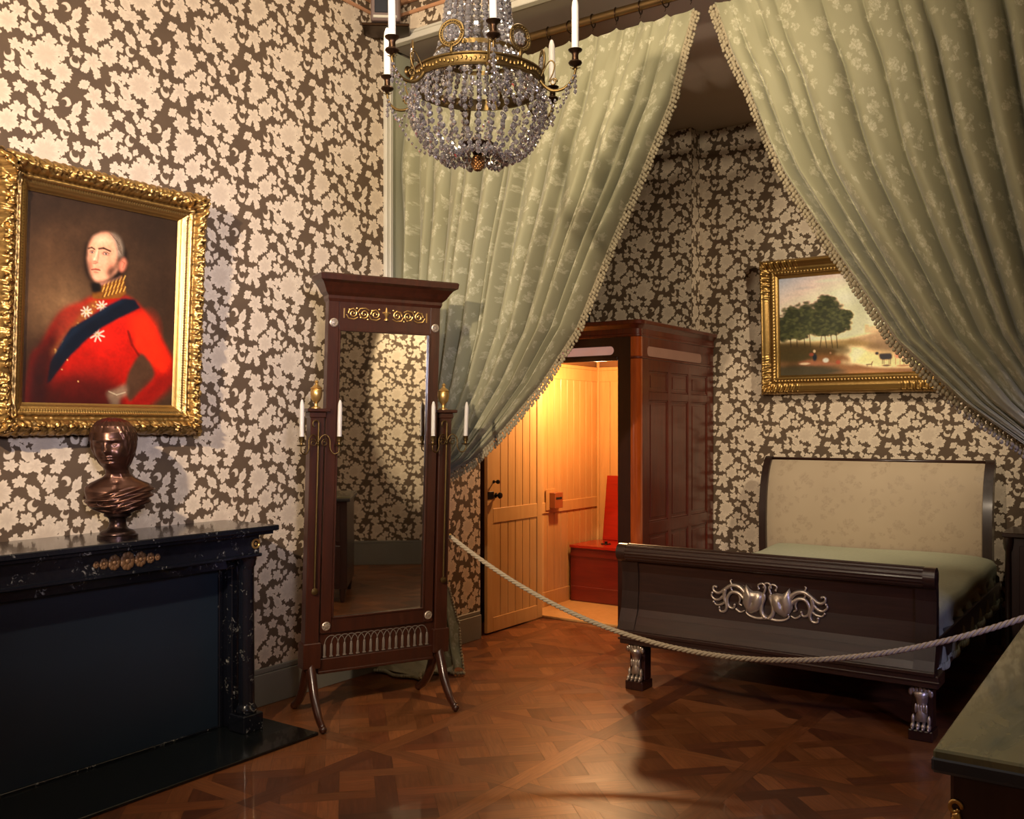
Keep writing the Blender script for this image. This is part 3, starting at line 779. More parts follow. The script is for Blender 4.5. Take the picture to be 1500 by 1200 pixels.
# portrait on the left wall : hangs leaning forward
pt = thing('portrait_painting', 'portrait of an officer in a red coat in a wide ornate gilt frame', 'painting', (LX+.015, 2.425, 1.468), 0)
pt.rotation_euler = (math.radians(-3.0), 0, 0)
W_, H_ = 0.995, 1.155
pt.rotation_euler = (math.radians(3.2), 0, PI/2)
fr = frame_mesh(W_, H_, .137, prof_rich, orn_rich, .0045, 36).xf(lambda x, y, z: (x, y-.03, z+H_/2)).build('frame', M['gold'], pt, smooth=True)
b = MB().box(-W_/2+.02, W_/2-.02, -.031, -.004, .02, H_-.02); b.build('backing_board', M['dark'], pt)
cv = portrait(pt); cv.location = (0, -.042, H_/2)
tag(fr, 'deeply carved gilt frame with shell corners')
# landscape in the alcove
lp = thing('landscape_painting', 'gilt-framed landscape with dark trees and cattle, hanging above the bed head', 'painting', (-2.03, AY-.015, 1.762), 0)
lp.rotation_euler = (math.radians(3.0), 0, 0)
W2, H2 = 1.40, 1.09
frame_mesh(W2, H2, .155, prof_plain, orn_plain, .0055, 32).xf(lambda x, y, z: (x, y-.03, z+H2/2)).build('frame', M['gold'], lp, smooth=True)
MB().box(-W2/2+.02, W2/2-.02, -.031, -.004, .02, H2-.02).build('backing_board', M['dark'], lp)
cv = landscape(lp); cv.location = (0, -.042, H2/2)
# ================================================================== FIREPLACE
fp = thing('fireplace', 'black fossil-flecked marble fireplace surround closed by a blue-black board, under the portrait', 'fireplace', (LX, 2.36, 0))
def W(mb, root): return mb.xf(lambda x, y, z: (x-root.location.x, y-root.location.y, z-root.location.z))
Y0, Y1 = 1.60, 3.13
W(MB().box(LX+.001, -3.58, Y0-.02, Y1+.02, .992, 1.018, .004).box(LX+.001, -3.60, Y0, Y1, .975, .992, .003), fp).build('mantel_shelf', M['blackmarble'], fp)
W(MB().box(LX+.001, -3.655, Y0+.04, Y1-.04, .865, .975, .004).box(LX+.001, -3.64, Y0+.035, Y1-.035, .865, .882, .004), fp).build('frieze', M['blackmarble'], fp)
for yy in (3.045, 1.685):
    col = MB().lathe([(.045, .10), (.052, .11), (.052, .125), (.042, .14), (.0395, .15), (.037, .80), (.039, .815), (.046, .825), (.046, .84), (.05, .85), (.05, .864)], (-3.70, yy, 0), 28)
    col.box(-3.76, -3.645, yy-.06, yy+.06, .016, .10, .004)
    W(col, fp).build('column', M['blackmarble'], fp, auto=35)
    s = -1 if yy > 2.4 else 1
    W(MB().box(LX+.001, -3.765, yy-.035, yy+.055*(-s) if False else yy+.05, .016, .865, .004), fp).build('pilaster', M['blackmarble'], fp)
    rs = MB()
    rs.xf(lambda *p: p)
    ring = [(-3.652, yy+.018+.021*math.cos(a), .928+.021*math.sin(a)) for a in [2*PI*i/24 for i in range(25)]]
    rs.tube(ring, .0055, 8).ball((-3.652, yy+.018, .928), (.004, .008, .008))
    W(rs, fp).build('rosette', M['gilt'], fp, smooth=True)
W(MB().box(LX+.001, -3.842, 1.735, 3.01, .016, .808), fp).build('fireboard', M['fireboard'], fp)
W(MB().box(LX+.001, -3.74, 1.735, 3.01, .808, .866, .004), fp).build('lintel', M['blackmarble'], fp)
# inner moulded slip around the board
W(MB().box(-3.85, -3.828, 2.985, 3.009, .016, .808, .003).box(-3.85, -3.828, 1.735, 1.76, .016, .808, .003).box(-3.85, -3.832, 1.76, 2.985, .016, .026, .002), fp).build('slip', M['blackmarble'], fp)
orn = MB()
for cy, r in ((0, .034), (-.062, .028), (.062, .028), (-.11, .02), (.11, .02), (-.145, .013), (.145, .013)):
    for k in range(9):
        a = 2*PI*k/9
        orn.ball((-3.652, 2.372+cy+math.cos(a)*r*.62, .925+math.sin(a)*r*.72), (.006, r*.46, r*.52), 8, 5)
    orn.ball((-3.650, 2.372+cy, .925), (.008, r*.4, r*.4), 8, 6)
W(orn, fp).build('frieze_ornament', mat_plain('tarnished_gilt', rgb(128, 94, 62), .5, .4, .3, 40), fp, smooth=True)
h = MB().box(LX+.001, -3.38, 1.2, 3.22, .001, .016, .003).build('hearth_slab', M['hearth'])
tag(h, 'dark marble hearth slab set in the parquet before the black fireplace', 'hearth')

# ================================================================== BRONZE BUST
bu = thing('bronze_bust', 'brown bronze bust of a child with draped shoulders on the mantel shelf', 'bust', (-3.745, 2.385, 1.018), math.radians(50))
so = MB().lathe([(.083, 0), (.083, .012), (.074, .016), (.072, .024), (.062, .032), (.045, .038), (.037, .05), (.034, .066), (.037, .082), (.045, .09), (.056, .094), (.058, .10), (.054, .106), (.05, .109)], (0, 0, 0), 40)
so.build('socle', M['bronzed'], bu, auto=40)
def bust_part():
    zk = [.100, .108, .125, .150, .185, .225, .250, .268, .285, .300, .318, .336, .350, .362, .385, .415, .445, .470, .492, .508, .518, .523]
    ak = [.030, .056, .084, .110, .127, .134, .131, .114, .086, .062, .049, .046, .049, .054, .066, .076, .0805, .080, .069, .051, .030, .004]
    bk = [.026, .044, .058, .072, .082, .082, .076, .068, .058, .050, .046, .046, .055, .064, .074, .083, .090, .090, .079, .059, .035, .004]
    ck = [.0, .0, .0, 0, 0, .004, .008, .010, .010, .008, .004, -.002, -.010, -.014, -.014, -.010, -.004, .0, .002, .003, .003, .003]
    nz, nt = 190, 168
    V = []
    g = lambda x, c, s: math.exp(-((x-c)/s)**2)
    for j in range(nz):
        z = .100+(.523-.100)*j/(nz-1)
        if j > nz-12: z = .523-(.523-z)**1.0
        a = np.interp(z, zk, ak); b_ = np.interp(z, zk, bk); c = np.interp(z, zk, ck)
        for i in range(nt):
            th = -PI+2*PI*i/nt     # 0 = front (-y)
            at = abs(th)
            sx, sy = math.sin(th), -math.cos(th)
            ex = 2.0
            if z < .29: ex = 2.2
            R = (abs(sx)/a)**ex+(abs(sy)/b_)**ex; R = R**(-1/ex)
            d = 0
            if z > .335:
                # face
                d += .017*g(th, 0, .15)*g(z, .402, .0105)+.009*g(th, 0, .11)*g(z, .418, .018)      # nose
                d -= .0115*(g(at, .37, .17)*g(z, .427, .0115))                                      # sockets
                d += .0080*(g(at, .38, .12)*g(z, .4255, .0060))                                     # eyes
                d -= .0018*(g(at, .37, .14)*g(z, .4325, .0016))
                d += .0055*(g(at, .36, .24)*g(z, .441, .0055))                                      # brows
                d += .0065*g(at, .55, .26)*g(z, .395, .018)                                         # cheeks
                d += .0085*g(th, 0, .19)*(g(z, .3835, .0034)+1.05*g(z, .3755, .0036))                 # lips
                d -= .0035*g(th, 0, .26)*g(z, .3795, .0018)
                d -= .003*g(th, 0, .25)*g(z, .3685, .004)
                d += .0075*g(th, 0, .30)*g(z, .359, .0075)                                          # chin
                d += .004*g(th, 0, .5)*g(z, .455, .02)                                              # forehead
                # hair
                hl = .482+.012*math.cos(th*2)-.085*max(0, min(1, (at-.55)/.55))
                hm = 1/(1+math.exp(-(z-hl)/.0035)) if z > .36 else 0
                if at > 1.2: hm = max(hm, 1/(1+math.exp(-(z-.352)/.004)))
                wv = math.sin(26*th+70*z+2*math.sin(40*z))*.5+math.sin(44*th-60*z)*.3
                d += hm*(.0055+.0030*wv)
                d += .004*g(at, 0, .05)*0
                if z > .47: d -= .0035*g(th, -.12, .06)
                # ears
                d += .010*g(at, 1.50, .10)*g(z, .412, .014)-.006*g(at, 1.46, .04)*g(z, .412, .006)
                d += .012*g(at, PI, .55)*g(z, .415, .03)                                            # bun
            elif z > .262:
                d += .004*g(at, .42, .16)*g(z, .30, .02)                                            # neck cords
                d -= .004*g(th, 0, .2)*g(z, .272, .010)
            if z < .275:
                # drapery : folds sweep across from the (viewer) right shoulder
                top = .232+.030*math.sin(th-.2) if at < 2.2 else .26
                if th < 0: top = .232+.055*math.sin(th) if at < PI/2 else .20
                dm = 1/(1+math.exp((z-top)/.0035))
                q = z-.030*math.sin(th*.9)+.012*math.cos(2*th)
                fold = abs(math.sin(q*92+th*1.6))**.7*.011+.004*math.sin(q*190-2*th)
                d += dm*(.004+fold)*min(1, (z-.098)/.03)
                if dm < .6 and th < 0: d += .004*g(th, -1.15, .4)*g(z, .235, .02)                     # bare shoulder
                d -= (1-dm)*.004*g(th, 0, .12)*g(z, .245, .02)
            R += d
            V.append((R*sx, c+R*sy, z))
    mb = MB(); mb.grid(V, nt, nz, closed_u=True)
    n = len(mb.v); mb.f.append(tuple(range(nt-1, -1, -1))); mb.f.append(tuple(range((nz-1)*nt, nz*nt)))
    return mb
bo = bust_part()
# turn the head a little to its right, tilt
def headturn(x, y, z):
    k = max(0, min(1, (z-.30)/.05)); a = -.22*k
    ca, sa = math.cos(a), math.sin(a); x2, y2 = x*ca-y*sa, x*sa+y*ca
    return (x2-.10*k*max(0, z-.31)*1.0, y2, z)
def headscale(x, y, z):
    z2 = .528-(.528-z)*1.22 if z > .335 else .10+(z-.10)*(.2925-.10)/.235
    k = max(0, min(1, (z-.31)/.04)); f = 1+.10*k
    return (x*f, y*f, z2)
bo.xf(headturn).xf(headscale).build('body', M['bronze'], bu, smooth=True)
rg = [(-.060+.013*math.cos(a), -.079-.002*math.sin(a), .158+.013*math.sin(a)) for a in [2*PI*i/20 for i in range(21)]]
MB().tube(rg, .003, 6).build('brooch', M['bronze'], bu, smooth=True)

# ================================================================== CHEVAL MIRROR
MR = math.atan2(.905, .425)
mr = thing('cheval_mirror', 'tall dark mahogany cheval mirror with corniced top and candle arms beside the curtain', 'mirror', (-3.441, 3.675, 0), MR)
def sh(mb, k=.027): return mb.xf(lambda x, y, z: (x+k*z, y, z))
for s in (-1, 1):
    p = MB().box(s*.325, s*.398, -.035, .035, .27, 1.575, .004)
    p.box(s*.315, s*.408, -.045, .045, .27, .40, .004).box(s*.318, s*.405, -.042, .042, 1.545, 1.575, .004)
    p.box(s*.30, s*.422, -.058, .058, 1.575, 1.592, .003)
    sh(p).build('post', M['mah'], mr)
    u = MB().lathe([(.024, 0), (.024, .006), (.010, .012), (.008, .026), (.016, .036), (.026, .05), (.030, .072), (.030, .094), (.026, .10), (.032, .104), (.022, .112), (.010, .122), (.007, .130), (.011, .136), (.004, .146)], (s*.361, 0, 1.592), 20)
    sh(u).build('urn_finial', M['gilt'], mr, auto=40)
    # sabre legs, front and back
    for q, r in ((-1, 1), (1, 1)):
        pa = spline([(s*.361, 0, .30), (s*.361, q*.05, .22), (s*.361, q*.10, .13), (s*.361, q*.165, .06), (s*.361, q*.235, .022 if s < 0 else .022)], 16)
        lg = MB(); 
        lg.tube(pa, [.036-.016*i/15 for i in range(16)], 8, flat=.8)
        lg.ball((s*.361, q*.235, .02), (.02, .024, .02), 10, 6)
        sh(lg).build('leg', M['mah'], mr, smooth=True)
# pieces of the glass frame
fm = MB()
for s in (-1, 1): fm.box(s*.258, s*.316, -.028, .028, .44, 2.15, .004)
fm.box(-.258, .258, -.028, .028, 2.0, 2.15, .002).box(-.258, .258, -.028, .028, .44, .518, .002)
for s in (-1, 1): fm.box(s*.250, s*.260, -.034, -.02, .512, 2.002, .002)
fm.box(-.26, .26, -.034, -.02, 1.994, 2.004, .002).box(-.26, .26, -.034, -.02, .512, .522, .002)
sh(fm).build('frame', M['mah'], mr)
co = MB(); prof = ((.316, -.030, 2.145), (.322, -.036, 2.16), (.322, -.036, 2.175), (.338, -.052, 2.19), (.352, -.068, 2.215), (.366, -.084, 2.235), (.384, -.105, 2.246), (.388, -.108, 2.272), (.380, -.10, 2.280))
V = []
for hx, fy, z in prof: V += [(-hx, fy, z), (hx, fy, z), (hx, .04, z), (-hx, .04, z)]
co.grid(V, 4, len(prof), closed_u=True); co.f.append((3, 2, 1, 0)); k = 4*(len(prof)-1); co.f.append((k, k+1, k+2, k+3))
sh(co).build('cornice', M['mah'], mr)
MBm = sh(MB().box(-.251, .251, -.018, -.010, .515, 2.0)); g = MBm.build('mirror_glass', M['mirror'], mr)
# gilt frieze of scrolls with a central urn
fz = MB()
def scroll(mb, cx, cz, r, d, turns=1.35, w=.0035, y=-.031, flip=1, n=26):
    pts = []
    for i in range(n):
        f = i/(n-1); a = f*turns*2*PI; rr = r*(1-.78*f)
        pts.append((cx+d*rr*math.cos(a), y, cz+flip*rr*math.sin(a)))
    mb.tube(pts, [w*(1-.3*i/(n-1)) for i in range(n)], 6)
for s in (-1, 1):
    for i in range(3):
        cx = s*(.062+i*.062); fl = 1 if i % 2 == 0 else -1
        scroll(fz, cx, 2.088, .026, s, 1.5, .0042, flip=fl)
        fz.tube([(cx-s*.026, -.031, 2.088-fl*.02), (cx-s*.006, -.031, 2.088-fl*.030), (cx+s*.024, -.031, 2.088-fl*.026), (cx+s*.036, -.031, 2.088-fl*.006)], .0038, 6)
        for q in range(3):
            fz.ball((cx+s*(-.022+q*.02), -.031, 2.088+fl*(.028-.004*q)), (.006, .003, .0045), 6, 4)
    fz.box(s*.231, s*.236, -.033, -.028, 2.062, 2.112)
fz.lathe([(.012, 2.060), (.012, 2.066), (.005, 2.074), (.008, 2.084), (.015, 2.098), (.016, 2.104), (.008, 2.106), (.005, 2.122), (.001, 2.130)], (0, -.030, 0), 10)
fz.box(-.022, .022, -.033, -.028, 2.098, 2.104)
sh(fz).build('frieze_mount', M['gilt'], mr, auto=40)
for x, z in ((-.287, 2.035), (.287, 2.035), (-.287, .478), (.287, .478)):
    rs = MB().lathe([(.023, 0), (.023, .004), (.018, .007), (.016, .004), (.009, .005), (.007, .009), (.001, .010)], (0, 0, 0), 20)
    rs.xf(lambda a, b, c: (x+a, -.028-c, z+b))
    for k in range(8): rs.ball((x+.0165*math.cos(k*PI/4), -.034, z+.0165*math.sin(k*PI/4)), (.0045, .003, .0045), 6, 4)
    sh(rs).build('rosette', M['silver'], mr, auto=40)
# lower arcaded panel and stretcher
lo = MB().box(-.325, .325, -.024, .024, .245, .312, .004).box(-.325, .325, -.012, .02, .312, .44, .0)
lo.box(-.325, .325, -.03, .03, .236, .250, .003)
sh(lo).build('stretcher', M['mah'], mr)
ar = MB(); n = 17; y = -.015
for i in range(n):
    x = -.288+i*.576/(n-1)
    ar.box(x-.0065, x+.0065, -.02, -.012, .322, .376, .002).box(x-.009, x+.009, -.021, -.012, .316, .323, .001).ball((x, -.016, .378), (.0065, .004, .008), 8, 5)
for i in range(n-2):
    x0 = -.288+i*.576/(n-1); x1 = -.288+(i+2)*.576/(n-1); c = (x0+x1)/2; r = (x1-x0)/2
    ar.tube([(c+r*math.cos(a), -.016, .384+r*1.15*math.sin(a)) for a in [PI*k/10 for k in range(11)]], .0024, 5)
sh(ar).build('arcade_inlay', mat_plain('grey_arcade_inlay', rgb(128, 116, 104), .55, .2, .3, 40), mr, auto=40)
# candle arms : a rod on the face of each post, two scrolled arms
CANDLES = []
for s in (-1, 1):
    cx = s*.361
    rd = MB().tube([(cx, -.052, .665), (cx, -.052, 1.52)], .0055, 10)
    hook = [(cx+.016*math.sin(a)-.0, -.052, 1.52+.016-.016*math.cos(a)) for a in [PI*2*k/16*.75 for k in range(17)]]
    rd.tube([(cx, -.052, 1.50)]+[(cx-.016+.016*math.cos(a), -.052, 1.515+.016*math.sin(a)) for a in [PI*1.4*k/14 for k in range(15)]], .004, 8)
    rd.lathe([(.008, 0), (.017, .002), (.017, .007), (.006, .01)], (0, 0, 0), 16)
    nn = 4*16; 
    for i in range(len(rd.v)-nn, len(rd.v)):
        a_, b_, c_ = rd.v[i]; rd.v[i] = (cx+a_, -.060+c_*1.5, .665+b_)
    rd.ball((cx, -.044, .668), (.006, .012, .006), 8, 5)
    sh(rd).build('sconce_rod', M['brass'], mr, auto=50)
    for q in (-1, 1):
        ex = cx+q*.098; ey = -.052-.035
        am = MB()
        pa = spline([(cx, -.052, 1.415), (cx+q*.012, -.056, 1.446), (cx+q*.034, -.062, 1.458), (cx+q*.054, -.070, 1.436), (cx+q*.056, -.074, 1.392), (cx+q*.072, -.080, 1.362), (ex, ey, 1.372), (ex+q*.002, ey, 1.402)], 34)
        am.tube(pa, .0035, 8)
        sp = [(cx+q*(.030+.020*(1-.7*f)*math.cos(2*PI*1.3*f+.9)), -.064, 1.418+.020*(1-.7*f)*math.sin(2*PI*1.3*f+.9)) for f in [k/20 for k in range(21)]]
        am.tube(sp, .0025, 6)
        am.ball((cx, -.052, 1.412), (.010, .010, .012), 10, 6)
        a_ = sh(am).build('candle_arm', M['brass'], mr, smooth=True)
        cup = MB().lathe([(.004, 1.400), (.022, 1.404), (.024, 1.408), (.008, 1.410), (.007, 1.420), (.013, 1.424), (.014, 1.446), (.016, 1.449), (.012, 1.450)], (ex, ey, 0), 18)
        sh(cup).build('candle_cup', M['brass'], a_, auto=40)
        CANDLES.append((s, q, ex+.027*1.45, ey, 1.450))
def candle(name, label, root_loc, h=.19, r=.0115, group=None, tilt=(0, 0)):
    c = MB().lathe([(r, 0), (r*.98, h*.80), (r*.82, h*.88), (r*.45, h*.96), (r*.2, h*.975)], (0, 0, 0), 16)
    o = c.build('candle', M['candle'], None, auto=50); o.location = root_loc
    o.rotation_euler = (tilt[0], tilt[1], 0)
    tag(o, label, 'candle', group)
    w = MB().tube([(0, 0, h*.97), (.0006, 0, h*1.0), (.0014, 0, h*1.03)], .0011, 5).build('wick', M['dark'], o)
    return o
Rm = Matrix.Rotation(MR, 3, 'Z')
nm = {(-1, -1): 'white candle on the left arm of the left candle bracket of the cheval mirror', (-1, 1): 'white candle on the right arm of the left bracket, before the mirror glass',
      (1, -1): 'white candle on the left arm of the right bracket, casting a reflection in the mirror', (1, 1): 'white candle on the right arm of the right mirror bracket, before the curtain folds'}
for s, q, ex, ey, z in CANDLES:
    p = Rm @ Vector((ex, ey, 0))
    candle('candle', nm[(s, q)], (mr.location.x+p.x, mr.location.y+p.y, z), .19, .0115, 'candles on the mirror brackets', (random.uniform(-.02, .02), random.uniform(0, .045)))

# ================================================================== LOUDSPEAKER
sp = thing('loudspeaker', 'small grey loudspeaker with dark grille on a corner bracket high by the chandelier', 'speaker', (-3.82, 4.18, 3.875), math.radians(38))
MB().box(-.085, .085, -.06, .07, .022, .20, .008).build('housing', M['spkbody'], sp)
MB().box(-.062, .062, -.066, -.058, .065, .19, .004).build('grille', M['spkgrille'], sp)
MB().box(-.07, .07, -.068, -.058, .034, .050, .003).build('badge_strip', M['paint'], sp)
MB().box(-.14, .14, -.03, .15, .0, .02, .004).build('bracket', M['darkbrass'], sp)
# ================================================================== CURTAIN ROD, RINGS, CURTAINS
RY, RZ = 4.56, 3.765
rod = thing('curtain_rod', 'dull brass curtain pole across the top of the alcove opening', 'curtain rod', (-1.97, RY, RZ))
MB().tube([(-1.995, 0, 0), (1.995, 0, 0)], .024, 20).build('pole', M['rodbrass'], rod, auto=50)
for s in (-1, 1): MB().lathe([(.03, 0), (.036, .008), (.03, .018)], (s*1.995 if s > 0 else -2.012, 0, 0), 20, 'x').build('end_bracket', M['rodbrass'], rod, auto=50)
MB().tube([(-.02, 0, .02), (-.02, 0, SOF-RZ)], .008, 8).ball((-.02, 0, .0), (.02, .032, .032), 12, 8).build('ceiling_support', M['darkbrass'], rod, smooth=True)
ZT = 3.70
gz = [3.75, 3.70, 3.224, 2.852, 2.538, 2.06, 1.757, 1.5, 1.313, 1.224, 1.12]
gv = [1.01, 1.0, .925, .825, .733, .614, .488, .343, .218, .117, 0]
gz2 = [3.75, 3.70, 3.401, 3.208, 2.897, 2.733, 2.339, 1.897, 1.607, 1.412, 1.25, 1.12]
gv2 = [1.01, 1, .935, .882, .818, .78, .658, .512, .356, .215, .09, 0]
ringproto = None
def smoothstep(x): x = max(0, min(1, x)); return x*x*(3-2*x)
def curtain(name, label, side, xg, xt, nf, gz_, gv_, seed, ringx):
    rnd = random.Random(seed)
    root = thing(name, label, 'curtain', (xg, RY, 0))
    zz = np.array(gz_[::-1]); gg = np.array(gv_[::-1])
    def g(z): return float(np.interp(z, zz, gg))
    # warp of fold widths
    ks = [0]
    for i in range(nf): ks.append(ks[-1]+rnd.uniform(.45, 1.6))
    ks = [k/ks[-1] for k in ks]; amps = [rnd.uniform(.65, 1.25) for _ in range(nf)]
    skew = [rnd.uniform(.35, .65) for _ in range(nf)]
    nu, nv = 420, 130; V = []; UV = []
    w0 = -.09   # outermost thread : hangs against the jamb
    for j in range(nv):
        v = j/(nv-1)
        for i in range(nu):
            u = i/(nu-1)
            k = 0
            while k < nf-1 and u > ks[k+1]: k += 1
            lu = (u-ks[k])/(ks[k+1]-ks[k])
            w = w0+(1-w0)*u
            # header sag between rings
            rf = (u*ringx) % 1.0; sag = math.sin(PI*rf)**.8*.035
            zt = ZT-sag*(1-.0)
            z = zt+(1.12-zt)*v
            gg_ = g(z)
            wob = .012*math.sin(5*v+7*u)*math.sin(PI*v)
            x = xg+(xt-xg)*(w*gg_ + wob*gg_) + (-side)*0
            # tie bunch spread
            x += (u-1.0)*.06*(1-gg_)*(1 if xt > xg else -1)
            sk = skew[k]; q = lu/sk*.5 if lu < sk else .5+(lu-sk)/(1-sk)*.5
            fold = max(0, math.sin(PI*q))**.42
            A = (.020+.135*smoothstep(v*4))*amps[k]*(.5+.5*gg_)
            if v > .85: A *= 1-.3*(v-.85)/.15
            A2 = .012*math.sin(PI*q*2+9*v)*smoothstep(v*3)
            y = -(A*fold+A2) + .03
            tilt = .10*(1-gg_)*(1-u)*smoothstep((v-.4)/.6)
            y -= .0+tilt*.3
            z2 = z-.02*(u-.5)*(1-gg_)
            # crumpled pleat just below the rings
            y += .018*math.cos(2*PI*u*ringx)*(1-smoothstep(v*9))
            V.append((x-xg, y, z2)); UV.append((u*2.7, z*1.02+.25*u))
    mb = MB(); mb.grid(V, nu, nv)
    me = bpy.data.meshes.new('drape'); me.from_pydata(mb.v, [], mb.f); me.update()
    me.polygons.foreach_set('use_smooth', [True]*len(me.polygons))
    ul = me.uv_layers.new(name='UVMap'); lv = np.zeros(len(me.loops), dtype=np.int32); me.loops.foreach_get('vertex_index', lv)
    ul.data.foreach_set('uv', np.array(UV, dtype=np.float32)[lv].ravel()); me.materials.append(M['curtain'])
    o = bpy.data.objects.new('drape', me); COL.objects.link(o); o.parent = root
    # hem band and tasselled fringe along the leading edge
    fr = MB(); braid = []
    edge = [Vector(V[j*nu+nu-1]) for j in range(nv)]
    dens = []; acc = 0; step = .021; last = edge[0]
    for a, b_ in zip(edge[:-1], edge[1:]):
        L_ = (b_-a).length; t = 0
        while acc+L_-t >= step:
            t += step-acc; acc = 0; dens.append((a+(b_-a)*(t/L_), (b_-a).normalized()))
        acc += L_-t
    sgn = 1 if xt > xg else -1
    for i, (p, d) in enumerate(dens):
        nrm = Vector((sgn*abs(d.z), 0, -abs(d.x)*1.0)); nrm.normalize()
        for q, (l_, r_) in enumerate(((.006, .0105), (.020, .0125), (.033, .0095))):
            off = Vector((rnd.uniform(-.003, .003), rnd.uniform(-.006, .004), rnd.uniform(-.003, .003)))
            c = p+nrm*l_+Vector((0, -.006, -.006*q))+off
            fr.ball(tuple(c), (r_, r_*.9, r_*1.1), 6, 4)
    fr.tube([tuple(p+Vector((0, -.006, 0))) for p, d in dens], .006, 6)
    fr.build('tassel_fringe', M['fringe'], root, smooth=True)
    # tail below the tie, down to the floor
    V = []; UV = []; nu2, nv2 = 150, 70; nf2 = 6
    s2 = 1 if xt > xg else -1
    for j in range(nv2):
        v = j/(nv2-1); z = 1.13*(1-v)+.012
        wd = .12+.36*smoothstep(v*1.05); cx = s2*(-.02+.09*v)
        flare = smoothstep((v-.86)/.14)
        for i in range(nu2):
            u = i/(nu2-1); ph = u*nf2
            fold = abs(math.sin(PI*ph+.6*math.sin(3*v+u*4)))**.6
            x = cx+(u-.5)*wd*(1+.25*flare)
            y = .02-(.03+.055*v)*fold*(1-.2*u)-.05*flare*(.5+.5*math.sin(ph*2.2+1))
            zz_ = z+flare*.035*abs(math.sin(PI*ph*1.5))
            V.append((x, y, max(.012, zz_))); UV.append((u*1.6, z))
    mb = MB(); mb.grid(V, nu2, nv2)
    me = bpy.data.meshes.new('tail'); me.from_pydata(mb.v, [], mb.f); me.update()
    me.polygons.foreach_set('use_smooth', [True]*len(me.polygons))
    ul = me.uv_layers.new(name='UVMap'); lv = np.zeros(len(me.loops), dtype=np.int32); me.loops.foreach_get('vertex_index', lv)
    ul.data.foreach_set('uv', np.array(UV, dtype=np.float32)[lv].ravel()); me.materials.append(M['curtain'])
    o = bpy.data.objects.new('tail', me); COL.objects.link(o); o.parent = root
    # hem pooled on the floor with its bobbles
    pf = MB()
    for i in range(0, nu2, 3):
        p = V[(nv2-1)*nu2+i]
        pf.ball((p[0]+rnd.uniform(-.01, .01), p[1]-.012, .014), (.013, .013, .012), 6, 4)
    for i in range(30):
        f = i/29; p = V[int((nv2-1)*(.55+.45*f))*nu2+(nu2-1 if s2 > 0 else nu2-1)]
        pf.ball((p[0]+s2*.008, p[1]-.004, max(.014, p[2])), .009, 6, 4)
    pf.build('hem_fringe', M['fringe'], root, smooth=True)
    tb = MB()
    ring = [(.085*math.cos(a)*1.1+s2*.02, -.03+.085*math.sin(a)*.75, 1.12+.02*math.cos(a)*s2) for a in [2*PI*k/28 for k in range(29)]]
    tb.tube(ring, .018, 8)
    tb.build('tieback', M['fringe'], root, smooth=True)
    return root, V
cl, tailV = curtain('draped_curtain', 'sage green damask curtain drawn back to the left jamb behind the cheval mirror', 1, -3.85, -2.035, 15, gz, gv, 5, 13)
cr, _ = curtain('draped_curtain', 'sage green damask curtain drawn back to the right, hanging across the landscape painting', -1, -.08, -1.925, 13, gz2, gv2, 11, 12)
# bunched end of the left curtain lying on the floor behind the mirror
V = []; nu, nv = 60, 24
pl = MB()
for j in range(nv):
    v = j/(nv-1)
    for i in range(nu):
        u = i/(nu-1)
        hgt = .075*math.sin(PI*min(1, v*1.1))**.7*(.55+.45*abs(math.sin(u*9+2*v)))*math.sin(PI*(.06+.88*u))**.5
        x = .02+.34*(v)-.04*math.sin(7*u); y = -.32+.36*u*(.6+.4*v)+.02*math.sin(9*v)
        V.append((x-.13, y, .006+hgt))
pl.grid(V, nu, nv)
me = bpy.data.meshes.new('pooled_hem'); me.from_pydata(pl.v, [], pl.f); me.update(); me.polygons.foreach_set('use_smooth', [True]*len(me.polygons))
ul = me.uv_layers.new(name='UVMap'); lv = np.zeros(len(me.loops), dtype=np.int32); me.loops.foreach_get('vertex_index', lv)
UV = [(p[0], p[1]) for p in V]; ul.data.foreach_set('uv', np.array(UV, dtype=np.float32)[lv].ravel()); me.materials.append(M['palefringe'])
po = bpy.data.objects.new('pooled_hem', me); COL.objects.link(po); po.parent = cl
pf = MB()
for i in range(nu):
    p = V[(nv-1)*nu+i]; pf.ball((p[0]+random.uniform(-.006, .012), p[1], .016+random.uniform(0, .012)), .012, 6, 4)
for j in range(nv):
    p = V[j*nu]; pf.ball((p[0], p[1]-.006, .016), .012, 6, 4)
pf.build('pooled_fringe', M['palefringe'], cl, smooth=True)
# rings
def ring_mesh():
    mb = MB(); R = .034
    mb.tube([(0, R*math.cos(a), R*math.sin(a)) for a in [2*PI*k/24 for k in range(25)]], .0035, 6, cap=False)
    mb.tube([(.0, .0, -R-.004), (.003, 0, -R-.014), (-.003, 0, -R-.024)], .002, 5)
    return mb
first = None
for nm_, x0, x1, n, lb, gp in (('l', -3.94, -2.035, 13, 'dark curtain ring on the pole holding the left curtain', 'curtain rings of the left curtain'),
                               ('r', -1.925, -.02, 12, 'dark curtain ring on the pole holding the right curtain', 'curtain rings of the right curtain')):
    for i in range(n+1):
        x = x0+(x1-x0)*i/n
        if first is None:
            o = ring_mesh().build('curtain_ring', M['darkbrass'], None, smooth=True); first = o
        else:
            o = first.copy(); COL.objects.link(o)
        o.location = (x, RY, RZ-.008); o.rotation_euler = (0, 0, random.uniform(-.25, .25)); tag(o, lb, 'curtain ring', gp)
# ================================================================== CHANDELIER
CX, CY = -2.037, 2.71
_d = 3.4; _r = -50/1380*_d
_c, _s = math.cos(math.radians(34.8)), math.sin(math.radians(34.8))
CX, CY = _c*_r-_s*_d, _s*_r+_c*_d
ch = thing('chandelier', 'brass ring chandelier hung with strings of cut crystal and six candle arms', 'chandelier', (CX, CY, 2.74), math.radians(34.8))
